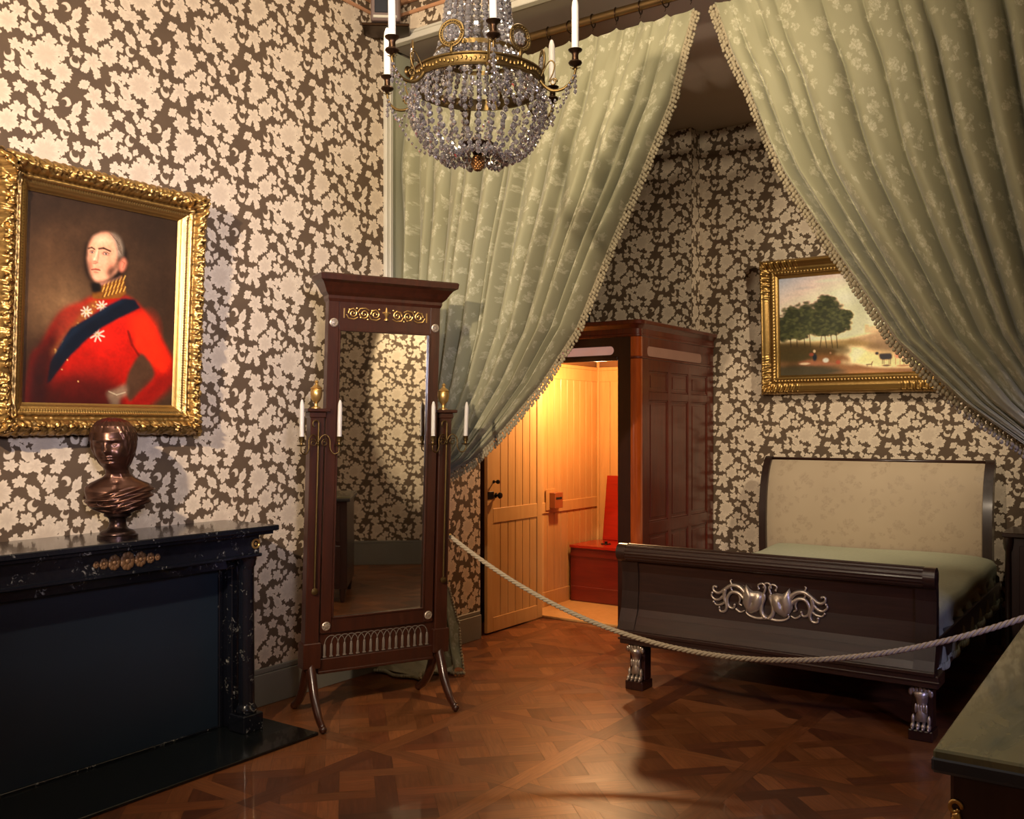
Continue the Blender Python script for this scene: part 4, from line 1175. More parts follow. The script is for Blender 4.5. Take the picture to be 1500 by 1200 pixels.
# local frame: +x image right, -y toward the viewer ; phi measured from -y toward +x
def pol(r, phi, z): a = math.radians(phi); return (r*math.sin(a), -r*math.cos(a), z)
RR = .234
mb = MB().lathe([(RR-.004, -.022), (RR+.004, -.022), (RR+.007, -.017), (RR+.003, -.012), (RR+.003, .012), (RR+.008, .016), (RR+.006, .022), (RR-.004, .022), (RR-.004, -.022)], (0, 0, 0), 72)
for k in range(96): mb.ball(pol(RR+.004, k*3.75, .004*math.sin(k*1.3)), (.005, .005, .007), 5, 4)
mb.f = [f for f in mb.f if len(f) < 60]
mb.build('ring_band', M['brass'], ch, auto=40)
inner = MB().lathe([(.150, .085), (.154, .085), (.156, .10), (.150, .10), (.150, .085)], (0, 0, 0), 48); inner.f = [f for f in inner.f if len(f) < 40]
inner.build('upper_ring', M['brass'], ch, auto=40)
# stem, dish and pine cone
st = MB().tube([(0, 0, -.215), (0, 0, .60)], .0035, 8)
st.lathe([(.012, .42), (.02, .44), (.012, .46)], (0, 0, 0), 12).build('stem', M['darkbrass'], ch, smooth=True)
ds = MB().lathe([(.004, -.262), (.018, -.258), (.022, -.248), (.040, -.238), (.056, -.228), (.058, -.222), (.05, -.222), (.02, -.232), (.004, -.234)], (0, 0, 0), 32)
for k in range(20): ds.ball(pol(.056, k*18, -.224), (.008, .008, .006), 6, 4)
ds.build('dish', M['darkbrass'], ch, auto=40)
pc = MB()
for j in range(8):
    z = -.268-.006*j; r = .020*math.sin(PI*(.22+.72*j/8))
    for k in range(9): pc.ball(pol(r, k*40+j*20, z), (.0065, .0065, .0075), 6, 4)
pc.ball((0, 0, -.29), (.014, .014, .026), 10, 8)
pc.build('pine_cone', mat_plain('brown_gilt', rgb(150, 104, 56), .4, .8, .4, 60), ch, smooth=True)
cg = MB()
zc = .60
k = 0
while zc < CH-2.74-.03:
    a = (k % 2)*PI/2
    cg.tube([(.012*math.cos(t_)*math.cos(a), .012*math.cos(t_)*math.sin(a), zc+.016+.020*math.sin(t_)) for t_ in [2*PI*i/12 for i in range(13)]], .0025, 5); zc += .031; k += 1
cg.lathe([(.012, CH-2.74-.05), (.05, CH-2.74-.02), (.055, CH-2.74)], (0, 0, 0), 20)
cg.build('hanging_chain', M['darkbrass'], ch, smooth=True)
def bead(mb, c, r, k=1.25, rot=0):
    n = 6; v = [(c[0], c[1], c[2]+r*k), (c[0], c[1], c[2]-r*k)]
    for z_, rr in ((.35*r, r*.8), (-.35*r, r*.8)):
        for i in range(n):
            a = rot+2*PI*i/n; v.append((c[0]+rr*math.cos(a), c[1]+rr*math.sin(a), c[2]+z_))
    f = []
    for i in range(n):
        i2 = (i+1) % n
        f += [(0, 2+i, 2+i2), (2+i, 2+n+i, 2+n+i2, 2+i2), (1, 2+n+i2, 2+n+i)]
    mb.add(v, f)
def string(path, step, r, name='crystal_string', wire=True):
    P = [Vector(p) for p in path]; L = [0]
    for a, b_ in zip(P[:-1], P[1:]): L.append(L[-1]+(b_-a).length)
    mb = MB(); s = step/2
    while s < L[-1]:
        k = 0
        while k < len(L)-2 and L[k+1] < s: k += 1
        f = (s-L[k])/(L[k+1]-L[k]+1e-9); q = P[k]+(P[k+1]-P[k])*f
        bead(mb, q, r*random.uniform(.85, 1.12), random.uniform(1.0, 1.3), random.uniform(0, 3)); s += step
    return mb.build(name, M['crystal'], ch)
# bag of strings below the ring
prof = [(RR, -.022), (.243, -.06), (.240, -.11), (.222, -.165), (.190, -.212), (.150, -.245), (.108, -.256), (.055, -.230)]
prof = [(a, b_*1.07) for a, b_ in prof]; sp_ = spline([(a, b_, 0) for a, b_ in prof], 40)
for k in range(30):
    ph = k*12+3
    string([pol(p.x*(1+.02*math.sin(k*2.1)), ph, p.y-.008*math.sin(k*1.7)*min(1, -p.y*8)) for p in sp_], .0255, .0115)
# lower swags between strings
for k in range(15):
    p0, p1 = k*24, (k+1)*24
    pts = [pol(.246-.0*f, p0+(p1-p0)*f, -.075-.055*math.sin(PI*f)) for f in [i/8 for i in range(9)]]
    string(pts, .022, .0085, 'crystal_swag')
# strings inside the ring : curtain from upper ring to the band
for k in range(36):
    ph = k*10
    pts = [pol(.152+(RR-.012-.152)*f, ph, .085-.100*f-.02*math.sin(PI*f)) for f in [i/10 for i in range(11)]]
    string(pts, .0195, .0125)
# crown
for k in range(26):
    ph = k*360/26
    pts = [pol(r, ph, z) for r, z in ((.150, .09), (.134, .14), (.122, .20), (.112, .28), (.096, .36), (.07, .44), (.02, .47))]
    string([(p.x, p.y, p.z) for p in spline(pts, 20)], .0205, .0125)
for z_, r_ in ((.20, .118), (.30, .108), (.13, .138)):
    string([pol(r_, a, z_) for a in range(0, 361, 10)], .017, .008, 'crystal_girdle')
# medallions on the ring
for k in range(6):
    ph = 40+60*k; a = math.radians(ph); c = pol(RR+.002, ph, .088)
    tx, ty = math.cos(a), math.sin(a)
    md = MB()
    for R_, w in ((.044, .0045), (.034, .003)):
        md.tube([(c[0]+tx*R_*math.cos(t_), c[1]+ty*R_*math.cos(t_), c[2]+R_*math.sin(t_)) for t_ in [2*PI*i/32 for i in range(33)]], w, 6)
    for i in range(28):
        t_ = 2*PI*i/28; md.ball((c[0]+tx*.039*math.cos(t_), c[1]+ty*.039*math.cos(t_), c[2]+.039*math.sin(t_)), .0042, 5, 4)
    md.tube([(c[0], c[1], .018), (c[0], c[1], .05)], .007, 6)
    m_ = md.build('medallion', M['brass'] if k % 2 else M['brass'], ch, smooth=True)
    cb = MB()
    for i in range(7):
        t_ = 2*PI*i/7; cb_r = .016; bead(cb, (c[0]+tx*cb_r*math.cos(t_), c[1]+ty*cb_r*math.cos(t_), c[2]+cb_r*math.sin(t_)), .009, 1.0)
    bead(cb, c, .010, 1.0); cb.build('crystal_flower', M['crystal'], m_)
# arms, cups, candles
names = ['front arm', 'right front arm', 'right rear arm', 'rear arm', 'left rear arm', 'left front arm']
RA = .365
wd = Matrix.Rotation(math.radians(34.8), 3, 'Z')
for k in range(6):
    ph = 10+60*k
    prof = [(RR, -.015), (RR+.016, -.040), (RR+.048, -.062), (RR+.088, -.060), (RA-.012, -.036), (RA, -.005), (RA, .008)]
    pa = [pol(p.x, ph, p.y) for p in spline([(a, b_, 0) for a, b_ in prof], 26)]
    am = MB().tube(pa, [.0065-.002*i/25 for i in range(26)], 8)
    lp_ = [(RR+.004, -.012), (RR+.020, .020), (RR+.040, .045), (RR+.056, .030), (RR+.050, .0), (RR+.034, -.03)]
    am.tube([pol(p.x, ph, p.y) for p in spline([(a, b_, 0) for a, b_ in lp_], 18)], .0028, 6)
    sc_ = [(RR+.052+.014*(1-.6*f)*math.cos(2*PI*f*1.3), -.032+.014*(1-.6*f)*math.sin(2*PI*f*1.3)) for f in [i/14 for i in range(15)]]
    am.tube([pol(a, ph, b_) for a, b_ in sc_], .0028, 6)
    for i in range(6):
        q = pol(RA, ph, .004); t_ = i*PI/3; am.tube([q, (q[0]+.018*math.cos(t_), q[1]+.018*math.sin(t_), q[2]+.004)], [.003, .001], 5)
    arm = am.build('arm', M['brass'], ch, smooth=True)
    q = pol(RA, ph, 0)
    MB().lathe([(.004, .006), (.008, .012), (.020, .018), (.024, .024), (.022, .029), (.012, .034), (.011, .052), (.014, .060), (.023, .066), (.025, .070), (.013, .072), (.0125, .072)], (q[0], q[1], 0), 24).build('candle_cup', M['darkbrass'], arm, auto=40)
    w = wd @ Vector((q[0], q[1], 0))
    candle('candle', 'white candle on the %s of the crystal chandelier' % names[k], (CX+w.x, CY+w.y, 2.74+.072), .185, .0125, 'candles of the chandelier', (random.uniform(-.012, .012), random.uniform(-.02, .02)))
    # drops and garlands
    for dx in (-16, 16):
        e = pol(RR+.006, ph+dx, -.03)
        pts = [tuple(Vector(q)*(1-f)+Vector(e)*f+Vector((0, 0, -.085*math.sin(PI*f)-.012))) for f in [i/12 for i in range(13)]]
        string(pts, .019, .0066, 'crystal_garland')
    low = pol(.175, ph, -.235)
    pts = [tuple(Vector(q)*(1-f)+Vector(low)*f+Vector((0, 0, -.055*math.sin(PI*f)-.01))) for f in [i/14 for i in range(15)]]
    string(pts, .022, .0068, 'crystal_garland')
    string([(q[0], q[1], -.012), (q[0], q[1], -.085)], .018, .0085, 'crystal_drop')

# ================================================================== WATER-CLOSET CABINET
cb = thing('closet_cabinet', 'tall polished mahogany closet with its door open on a pine-boarded interior', 'cabinet', (-3.7, 6.2, 0))
ox, oy = -3.7, 6.2
def C(mb): return mb.xf(lambda x, y, z: (x-ox, y-oy, z))
Ztop = 2.285; XR = -3.18; XL = -4.27; YB = 7.40
# front : header with slot, right jamb
fr_ = MB(); SL0, SL1, SZ0, SZ1 = -3.90, -3.385, 2.035, 2.100
fr_.box(XL, -4.19, 6.20, 6.24, 0.0, 2.17).box(-3.351, -3.245, 6.20, 6.26, 0, 2.17)
fr_.box(-4.19, -3.351, 6.20, 6.24, SZ1, 2.17).box(-4.19, -3.351, 6.20, 6.24, 1.995, SZ0).box(-4.19, SL0, 6.20, 6.24, SZ0, SZ1).box(SL1, -3.351, 6.20, 6.24, SZ0, SZ1)
for sx, xc in ((1, SL1), (-1, SL0)):   # rounded ends
    r = (SZ1-SZ0)/2; zc_ = (SZ0+SZ1)/2; xe = xc-sx*r
    for k in (0, 1):
        poly = [(xc, zc_+(r if k else -r))]+[(xe+sx*r*math.cos(a), zc_+(r if k else -r)*math.sin(a)) for a in [PI/2*i/6 for i in range(7)]][::1]
        fr_.prism(poly, 'y', 6.20, 6.24)
fr_.box(-4.19, -3.351, 6.19, 6.20, 1.99, 2.02, .003)
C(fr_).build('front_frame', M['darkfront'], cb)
C(MB().box(SL0, SL1, 6.222, 6.232, SZ0, SZ1)).build('slot_pane', M['slot'], cb)
# rounded corner post
pts = [(-3.245+.065*math.sin(a), 6.265-.065*math.cos(a)) for a in [PI/2*i/14 for i in range(15)]]
cp = MB().prism([(-3.245, 6.265)]+pts+[], 'z', 0, 2.17)
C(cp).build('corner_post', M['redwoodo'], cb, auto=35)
# side : frame and raised panels
sd = MB().box(-3.215, -3.19, 6.265, 7.588, .0, 2.17)
yb = [6.275, 6.375, 6.72, 6.775, 7.09, 7.145, 7.45, 7.585]   # stile edges
sd.box(-3.19, XR, 6.265, 6.375, 0, 2.17, .003).box(-3.19, XR, 7.46, 7.588, 0, 2.17, .003)
for y0, y1 in ((6.70, 6.76), (7.075, 7.135)): sd.box(-3.19, XR, y0, y1, .12, 1.98, .003)
for z0, z1 in ((0, .12), (.69, .78), (1.70, 1.76), (1.92, 2.17)): sd.box(-3.19, XR-.001, 6.375, 7.46, z0, z1, .002)
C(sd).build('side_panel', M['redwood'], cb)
md = MB()
def moulding(mb, y0, y1, z0, z1, w=.014):
    x = XR-.004
    for a, b_, c, d in ((y0, y0+w, z0, z1), (y1-w, y1, z0, z1), (y0, y1, z0, z0+w), (y0, y1, z1-w, z1)):
        mb.box(-3.192, x, a, b_, c, d, .004)
    mb.box(-3.192, -3.186, y0+w+.02, y1-w-.02, z0+w+.02, z1-w-.02, .002)
for y0, y1 in ((6.375, 6.70), (6.76, 7.075), (7.135, 7.46)):
    for z0, z1 in ((.12, .69), (.78, 1.70), (1.76, 1.92)): moulding(md, y0, y1, z0, z1)
C(md).build('panel_moulding', M['redwood'], cb)
ss = MB()
r = .03; y0, y1, z0, z1 = 6.34, 7.33, 2.025, 2.10
poly = []
for cyy, czz, a0 in ((y1-r, z1-r, 0), (y0+r, z1-r, PI/2), (y0+r, z0+r, PI), (y1-r, z0+r, 3*PI/2)):
    poly += [(cyy+r*math.cos(a0+PI/2*i/5), czz+r*math.sin(a0+PI/2*i/5)) for i in range(6)]
C(MB().prism(poly, 'x', XR-.002, XR+.002)).build('slot_pane', mat_plain('pale_slot', rgb(168, 122, 104), .35, 0, .3, 6), cb)  # pale colour painted for the lit interior behind the side slot
# cornice following the rounded corner
def path_at(o):
    c = (-3.245, 6.265); R = .065+o
    p = [(XL-.0, 6.20-o)]+[(c[0]+R*math.sin(a), c[1]-R*math.cos(a)) for a in [PI/2*i/10 for i in range(11)]]+[(XR+o, 7.59)]
    return p
prof = [(0, 2.165), (.006, 2.17), (.006, 2.185), (.002, 2.19), (.002, 2.225), (.010, 2.232), (.022, 2.25), (.034, 2.258), (.036, 2.28), (.03, 2.286)]
V = []; n = len(path_at(0))
for o_, z in prof: V += [(x, y, z) for x, y in path_at(o_)]
cm = MB().grid(V, n, len(prof)); k = (len(prof)-1)*n
cm.f.append(tuple(range(k, k+n))+(len(cm.v),)); cm.v.append((XL, 7.42, 2.286)); 
for zz_, oo in ((2.012, .004),):
    V = []
    for o_, z in ((0, zz_-.01), (oo+.004, zz_-.006), (oo+.004, zz_+.006), (0, zz_+.01)): V += [(x, y, z) for x, y in path_at(o_)[1:]]
    cm.grid(V, n-1, 4)
C(cm).build('cornice', M['redwood'], cb, auto=30)
# pine-boarded interior
def boards(mb, axis, a0, a1, wdt, fixed, face, z0, z1, gap=.004):
    n = max(1, round((a1-a0)/wdt)); s = (a1-a0)/n
    for i in range(n):
        p, q = a0+i*s+gap/2, a0+(i+1)*s-gap/2
        if axis == 'y': mb.box(fixed, face, p, q, z0, z1, .003)
        else: mb.box(p, q, fixed, face, z0, z1, .003)
it = MB()
boards(it, 'y', 6.245, 7.39, .105, -4.215, -4.200, 0.02, 2.0)
boards(it, 'x', -4.195, -3.22, .115, 7.405, 7.39, 0.02, 2.0)
C(it).build('interior_boarding', M['pine'], cb)
rl = MB()
for z0, z1 in ((.785, .875), (1.90, 2.0), (.02, .14)):
    rl.box(-4.201, -4.190, 6.245, 7.39, z0, z1, .003)
rl.box(-4.20, -3.22, 7.38, 7.391, 1.90, 2.0, .003)
rl.box(-4.21, -4.185, 6.245, 7.40, 2.0, 2.03, .004).box(-4.2, -3.22, 7.375, 7.40, 2.0, 2.03, .004)
rl.box(-4.20, -4.175, 7.365, 7.39, .02, 2.17, .006)
C(rl).build('interior_rail', M['pine'], cb)
C(MB().box(-4.232, -4.217, 6.24, 7.42, 0, 2.17).box(-4.21, -3.216, 7.407, 7.42, 0, 2.17).box(-3.219, -3.2155, 6.27, 7.40, .02, 2.17).box(-4.22, -3.216, 6.245, 7.41, 2.17, 2.18)).build('interior_lining', M['pinegap'], cb)
C(MB().box(-4.20, -3.217, 6.21, 7.40, .001, .02, .003)).build('closet_floor', M['pine'], cb)
# door, opened flat against the side wall
dr = MB()
y0, y1 = 5.455, 6.185; X0, X1 = -4.035, -4.008
for i in range(6):
    a = y0+.075+i*(y1-y0-.15)/6; b_ = y0+.075+(i+1)*(y1-y0-.15)/6
    dr.box(X0, X1-.006, a+.002, b_-.002, .03, 1.985, .003)
dr.box(X0, X1, y0, y0+.075, .012, 1.99, .003).box(X0, X1, y1-.075, y1, .012, 1.99, .003)
for z0, z1 in ((.012, .115), (.80, .905), (1.90, 1.99)): dr.box(X0+.001, X1-.0005, y0+.075, y1-.075, z0, z1, .002)
door = C(dr).build('door', M['pine'], cb)
C(MB().box(X0+.004, X0+.016, y0+.07, y1-.07, .05, 1.96)).build('door_core', M['pinegap'], door)
for z, r in ((1.10, .016), (1.000, .024)):
    kb = MB().lathe([(r*.8, 0), (r*.8, .003), (r*.35, .006), (r*.35, .022), (r*.8, .028), (r, .038), (r*.8, .048), (.001, .051)], (X1, 5.535 if z > 1.05 else 5.56, z), 18, 'x')
    C(kb).build('knob', M['blackiron'], door, auto=50)
C(MB().box(X1-.001, X1+.004, 5.46, 5.535, .975, 1.03, .002)).build('lock_case', M['blackiron'], door)
# seat box
S = C
sb = S(MB().box(-4.172, -3.225, 6.875, 6.895, .021, .475, .002).box(-4.165, -3.225, 6.868, 6.876, .03, .15, .003).box(-4.165, -3.225, 6.868, 6.876, .40, .46, .003)).build('seat_box', M['redfront'], cb)
tag(sb, 'red-brown seat box with raised red lid')
top = MB(); n = 28; cx_, cy_ = -3.62, 7.12; R = .125
ringp = [(cx_+R*math.cos(2*PI*i/n), cy_+R*math.sin(2*PI*i/n)) for i in range(n)]
x0, x1, y0, y1 = -4.174, -3.225, 6.855, 7.362
sq = []
for i in range(n):
    a = 2*PI*i/n; c_, s_ = math.cos(a), math.sin(a)
    t_ = min(((x1-cx_)/c_ if c_ > 1e-6 else (x0-cx_)/c_ if c_ < -1e-6 else 9), ((y1-cy_)/s_ if s_ > 1e-6 else (y0-cy_)/s_ if s_ < -1e-6 else 9))
    sq.append((cx_+t_*c_, cy_+t_*s_))
for z_ in (.475, .495):
    pass
V = [(x, y, .495) for x, y in ringp]+[(x, y, .495) for x, y in sq]+[(x, y, .475) for x, y in sq]+[(x, y, .475) for x, y in ringp]
F = []
for i in range(n):
    j = (i+1) % n
    for a in range(4):
        b2 = (a+1) % 4; F.append((a*n+i, a*n+j, b2*n+j, b2*n+i))
top.add(V, F); S(top).build('seat_top', M['redpaint'], sb)
S(MB().lathe([(.126, .495), (.132, .499), (.124, .50), (.120, .47), (.09, .40), (.03, .36), (.001, .36)], (cx_, cy_, 0), 28)).build('bowl', mat_plain('glazed_bowl', rgb(190, 170, 150), .15), sb, smooth=True)
hp = MB().lathe([(.03, .495), (.03, .499), (.012, .502), (.012, .512), (.02, .516), (.001, .52)], (-3.93, 7.06, 0), 16)
for k in range(6): hp.ball((-3.93+.035*math.cos(k*PI/3), 7.06+.035*math.sin(k*PI/3), .498), (.014, .014, .004), 6, 4)
S(hp).build('pull_handle', M['blackiron'], sb, smooth=True)
ld = MB().box(-4.11, -3.235, -.010, .010, 0, .575, .004)
ld.xf(lambda x, y, z: (x+.06*z/.575*.5, 7.325+y+z*.055, .497+z*.99))
S(ld).build('lid', M['redpaint'], sb)
# paper box on the left boarded wall
pb = thing('wooden_box', 'small wooden box with a dark slot fixed to the boarded wall inside the closet', 'box', (-4.19, 6.61, .82))
MB().box(0, .008, -.10, .035, -.01, .165, .002).build('back_plate', M['pine'], pb)
MB().box(.008, .062, -.05, .075, .005, .135, .003).build('case', mat_wood('box_wood', rgb(190, 110, 60), rgb(150, 80, 40), 'z', 4), pb)
MB().box(.061, .0635, -.035, .055, .078, .096).build('slot', M['dark'], pb)

# ================================================================== SLEIGH BED
bd = thing('sleigh_bed', 'dark walnut sleigh bed with silvery mount, paw feet and green cover', 'bed', (-1.74, 4.9, 0))
bx, by = -1.74, 4.9
def B(mb): return mb.xf(lambda x, y, z: (x-bx, y-by, z))
FX0, FX1 = -2.60, -.905
def foot_profile(inset=0):
    # (y, z) front curve from bottom to top, then back
    f = [(4.800, .335), (4.822, .38), (4.850, .45), (4.862, .55), (4.862, .66), (4.850, .72), (4.830, .75)]
    b_ = [(4.90, .80), (4.915, .72), (4.925, .60), (4.925, .40), (4.925, .335)]
    return [(y+inset, z) for y, z in f]+b_
for x0, x1 in ((FX0, FX0+.105), (FX1-.095, FX1)):
    B(MB().prism(foot_profile(), 'x', x0, x1)).build('foot_stile', M['bedwoodz'], bd)
B(MB().prism(foot_profile(.014), 'x', FX0+.105, FX1-.095)).build('foot_panel', M['bedwood'], bd)
B(MB().prism([(4.806, .336), (4.826, .37), (4.845, .412), (4.90, .412), (4.90, .336)], 'x', FX0+.105, FX1-.095)).build('foot_lower_rail', M['bedwood'], bd)
# reeded top roll
cyr, czr, Rr = 4.845, .775, .052
pts = []
N = 64
for i in range(N):
    a = 2*PI*i/N; rr = Rr+.0028*math.cos(a*18)*(1 if -2.9 < ((a+PI) % (2*PI))-PI < 3 else 1)
    pts.append((cyr-rr*math.cos(a), czr+rr*math.sin(a)*.95))
B(MB().prism(pts, 'x', FX0+.05, FX1-.05)).build('reeded_rail', M['bedwood'], bd, auto=60)
for x0, x1 in ((FX0-.005, FX0+.05), (FX1-.05, FX1+.004)):
    rr = Rr+.002
    p2 = [(cyr-rr*math.cos(2*PI*i/28), czr+rr*math.sin(2*PI*i/28)*.95) for i in range(28)]
    B(MB().prism(p2, 'x', x0, x1).ball(((x0+x1)/2+(.0275 if x0 > -2 else -.0275), cyr, czr), (.006, .03, .03), 14, 8)).build('rail_end', M['bedwood'], bd, auto=40)
br = MB().box(FX0+.03, FX1+.025, 4.775, 4.935, .262, .322, .004).box(FX0+.045, FX1+.01, 4.765, 4.80, .318, .338, .003).box(FX0+.02, FX1+.03, 4.770, 4.80, .285, .296, .003)
B(br).build('base_rail', M['bedwood'], bd)
for s in (0, 1):
    x0, x1 = ((FX0+.03, FX0+.065), (FX1-.065, FX1-.03))[s]
    B(MB().box(x0, x1, 4.93, 7.22, .262, .44, .005).box(x0-.008, x1+.008, 4.93, 7.22, .262, .292, .004)).build('side_rail', M['bedwoodz'], bd)
# paw feet
def paw(x, y, sgn):
    m = MB()
    m.box(x-.055, x+.055, y-.055, y+.075, 0, .05, .004)
    foot = m; B(foot)
    o = foot.build('leg', M['darkfront'], bd)
    B(MB().box(x-.048, x+.048, y-.01, y+.07, .05, .262, .004)).build('leg_block', M['darkfront'], o)
    p = MB()
    for k in range(4):
        xx = x-.036+k*.024
        p.ball((xx, y-.040, .066), (.0115, .022, .018), 8, 6).ball((xx, y-.032, .095), (.0095, .014, .026), 8, 6).ball((xx, y-.058, .058), (.006, .010, .008), 6, 5)
    p.tube([(x, y-.018, .09), (x, y-.016, .13), (x, y-.014, .165), (x, y-.018, .20), (x, y-.022, .235)], [.034, .024, .022, .030, .042], 12, flat=1.1)
    for k in range(7):
        a = PI*(k-3)/7.5; p.ball((x+.048*math.sin(a), y-.038, .222+.022*math.cos(a)), (.012, .010, .020), 6, 5)
    for k in range(5):
        p.ball((x-.024+k*.012, y-.034, .15), (.007, .008, .024), 6, 5)
    B(p).build('paw_foot', M['silver'], o, smooth=True)
paw(-2.49, 4.85, 0); paw(-.965, 4.85, 1)
for x in (-2.52, -.98):
    B(MB().box(x-.045, x+.045, 7.2, 7.29, 0, .262, .005)).build('leg', M['darkfront'], bd)
# silvery mount of leafy scrolls around two shell-like horns
mo = MB(); MYp = 4.868
def leafpath(pts, r0, r1, y=MYp):
    P_ = spline([(a, 0, b_) for a, b_ in pts], 22); n_ = len(P_)
    mo.tube([(p.x, y-.004, p.z) for p in P_], [r0+(r1-r0)*i/(n_-1) for i in range(n_)], 7)
mcx, mcz = -1.735, .572
for s in (-1, 1):
    q = lambda a, b_: (mcx+s*a, mcz+b_)
    # shield-shaped cornucopia mouth with a groove down its middle
    outl = [(.118, .084), (.098, .060), (.079, .050), (.050, .052), (.027, .045), (.020, .022), (.021, -.006), (.034, -.042), (.062, -.062), (.092, -.076), (.112, -.062), (.125, -.042), (.136, -.020), (.138, .006), (.131, .042), (.124, .066)]
    oc = (.080, -.006); nr = 9; pv = []
    for r_ in range(nr):
        f = max(.02, r_/(nr-1))
        for a, b_ in outl:
            x = oc[0]+(a-oc[0])*f; z = oc[1]+(b_-oc[1])*f
            gx = .068+(.036-z)*.25; dep = .030*math.sqrt(max(0, 1-f**2.4))-.016*math.exp(-((x-gx)/.009)**2)*(1-f*.6)
            pv.append((mcx+s*x, MYp-.002-dep, mcz+z))
    mo.grid(pv, len(outl), nr, closed_u=True)
    leafpath([q(.012, -.085), q(.03, -.06), q(.03, -.02), q(.016, .02), q(.02, .04)], 0.0134, 0.0084)
    leafpath([q(.02, .04), q(.01, .075), q(.026, .094), q(.05, .085), q(.046, .066)], 0.0073, 0.0049)
    leafpath([q(.0, -.085), q(.05, -.092), q(.09, -.086), q(.115, -.07), q(.11, -.055)], 0.0098, 0.0042)
    leafpath([q(.120, .03), q(.150, .062), q(.195, .070), q(.235, .045), q(.27, .02), q(.30, .03), q(.302, .052), q(.285, .055)], 0.0134, 0.0056)
    leafpath([q(.125, .0), q(.160, .03), q(.200, .030), q(.222, -.005), q(.215, -.045), q(.190, -.055), q(.178, -.035)], 0.0122, 0.0056)
    leafpath([q(.235, .045), q(.240, .0), q(.225, -.045), q(.235, -.075), q(.262, -.078), q(.268, -.058)], 0.0122, 0.0056)
    leafpath([q(.235, .02), q(.262, -.01), q(.290, -.018), q(.312, .0), q(.308, .018)], 0.0098, 0.0049)
    leafpath([q(.228, -.02), q(.255, -.04), q(.285, -.045), q(.300, -.030)], 0.0085, 0.0042)
    leafpath([q(.195, .070), q(.205, .092), q(.196, .10)], 0.0073, 0.0028)
    leafpath([q(.160, .03), q(.150, .0), q(.155, -.025), q(.140, -.035)], 0.0073, 0.0042)
    leafpath([q(.175, -.055), q(.150, -.07), q(.125, -.06)], 0.0073, 0.0042)
    leafpath([q(.205, .062), q(.195, .04), q(.178, .035)], 0.0073, 0.0042)
    for a, b_ in ((.11, -.055), (.285, .052), (.18, -.035), (.267, -.058), (.308, .018), (.3, -.03), (.046, .066)): mo.ball((mcx+s*a, MYp-.006, mcz+b_), .0075, 7, 5)
leafpath([(mcx-.02, mcz+.07), (mcx-.012, mcz+.096), (mcx+.012, mcz+.096), (mcx+.02, mcz+.072)], .006, .006)
# follow the concave panel
mo.xf(lambda x, y, z: (x, y+(-.010 if z < .50 else 0)*(.50-z)/.03*.3, z))
B(mo).build('ornamental_mount', M['silver'], bd, smooth=True)
# mattress and cover
B(MB().box(-2.52, -.985, 4.95, 7.2, .40, .50, .03)).build('mattress', M['headfab'], bd)
cv_ = MB(); V = []; nu, nv = 60, 40
sect = [(-2.53, .34), (-2.53, .48), (-2.50, .545), (-2.40, .565), (-1.9, .575), (-1.2, .572), (-1.02, .56), (-.965, .53), (-.955, .47), (-.945, .36), (-.93, .27)]
ss_ = spline([(a, 0, b_) for a, b_ in sect], nu)
for j in range(nv):
    y = 4.96+(7.19-4.96)*j/(nv-1)
    for i, p in enumerate(ss_):
        w = .010*math.sin(y*9+p.x*5)*.6; sag = .03*max(0, (5.6-y))*0
        hang = 1 if p.z < .45 else 0
        V.append((p.x+(.014*math.sin(y*22) if hang else 0), y, p.z+w*(0 if hang else 1)+.03*(y-4.96)/2.2))
cv_.grid(V, nu, nv); B(cv_).build('bed_cover', M['cover'], bd, smooth=True)
cf = MB()
for i in range(90):
    y = 5.0+i*.0243; cf.ball((-.926+.012*math.sin(y*22), y, .285+.03*(y-4.96)/2.2), (.008, .009, .022), 5, 4)
B(cf).build('cover_fringe', M['cover'], bd, smooth=True)
# headboard
HX0, HX1 = -2.635, -.985
hp_ = [(7.24, .30), (7.20, .50), (7.19, .75), (7.205, .95), (7.24, 1.10), (7.29, 1.20), (7.345, 1.262), (7.385, 1.250), (7.36, 1.17), (7.32, 1.05), (7.29, .85), (7.30, .5), (7.32, .30)]
for x0, x1 in ((HX0, HX0+.055), (HX1-.06, HX1)):
    pr = [(p.x, p.z) for p in spline([(a, 0, b_) for a, b_ in hp_], 40)]
    B(MB().prism(pr, 'x', x0, x1)).build('head_scroll', M['bedwoodz'], bd, auto=40)
hb = [(7.232, .50), (7.222, .75), (7.235, .95), (7.265, 1.09), (7.31, 1.185), (7.352, 1.238)]
hs = spline([(a, 0, b_) for a, b_ in hb], 30); V = []; UV = []
nx_ = 60
for p in hs:
    for i in range(nx_):
        f = i/(nx_-1); bul = .012*(math.sin(PI*f)**.3)
        V.append((HX0+.055+(HX1-.06-HX0-.055)*f, p.x-bul, p.z)); UV.append((f*1.55, p.z))
hm = MB().grid(V, nx_, len(hs)); B(hm); me = bpy.data.meshes.new('head_panel'); me.from_pydata(hm.v, [], hm.f); me.update()
me.polygons.foreach_set('use_smooth', [True]*len(me.polygons))
ul = me.uv_layers.new(name='UVMap'); lv = np.zeros(len(me.loops), dtype=np.int32); me.loops.foreach_get('vertex_index', lv)
ul.data.foreach_set('uv', np.array(UV, dtype=np.float32)[lv].ravel()); me.materials.append(M['headfab'])
o = bpy.data.objects.new('head_panel', me); COL.objects.link(o); o.parent = bd
tag(o, 'beige patterned fabric panel')
B(MB().prism([(7.25, .30), (7.24, .5), (7.24, .75), (7.255, .95), (7.29, 1.1), (7.33, 1.19), (7.365, 1.24), (7.38, 1.24), (7.36, 1.17), (7.33, 1.05), (7.30, .85), (7.31, .3)], 'x', HX0+.055, HX1-.06)).build('head_back', M['bedwood'], bd)
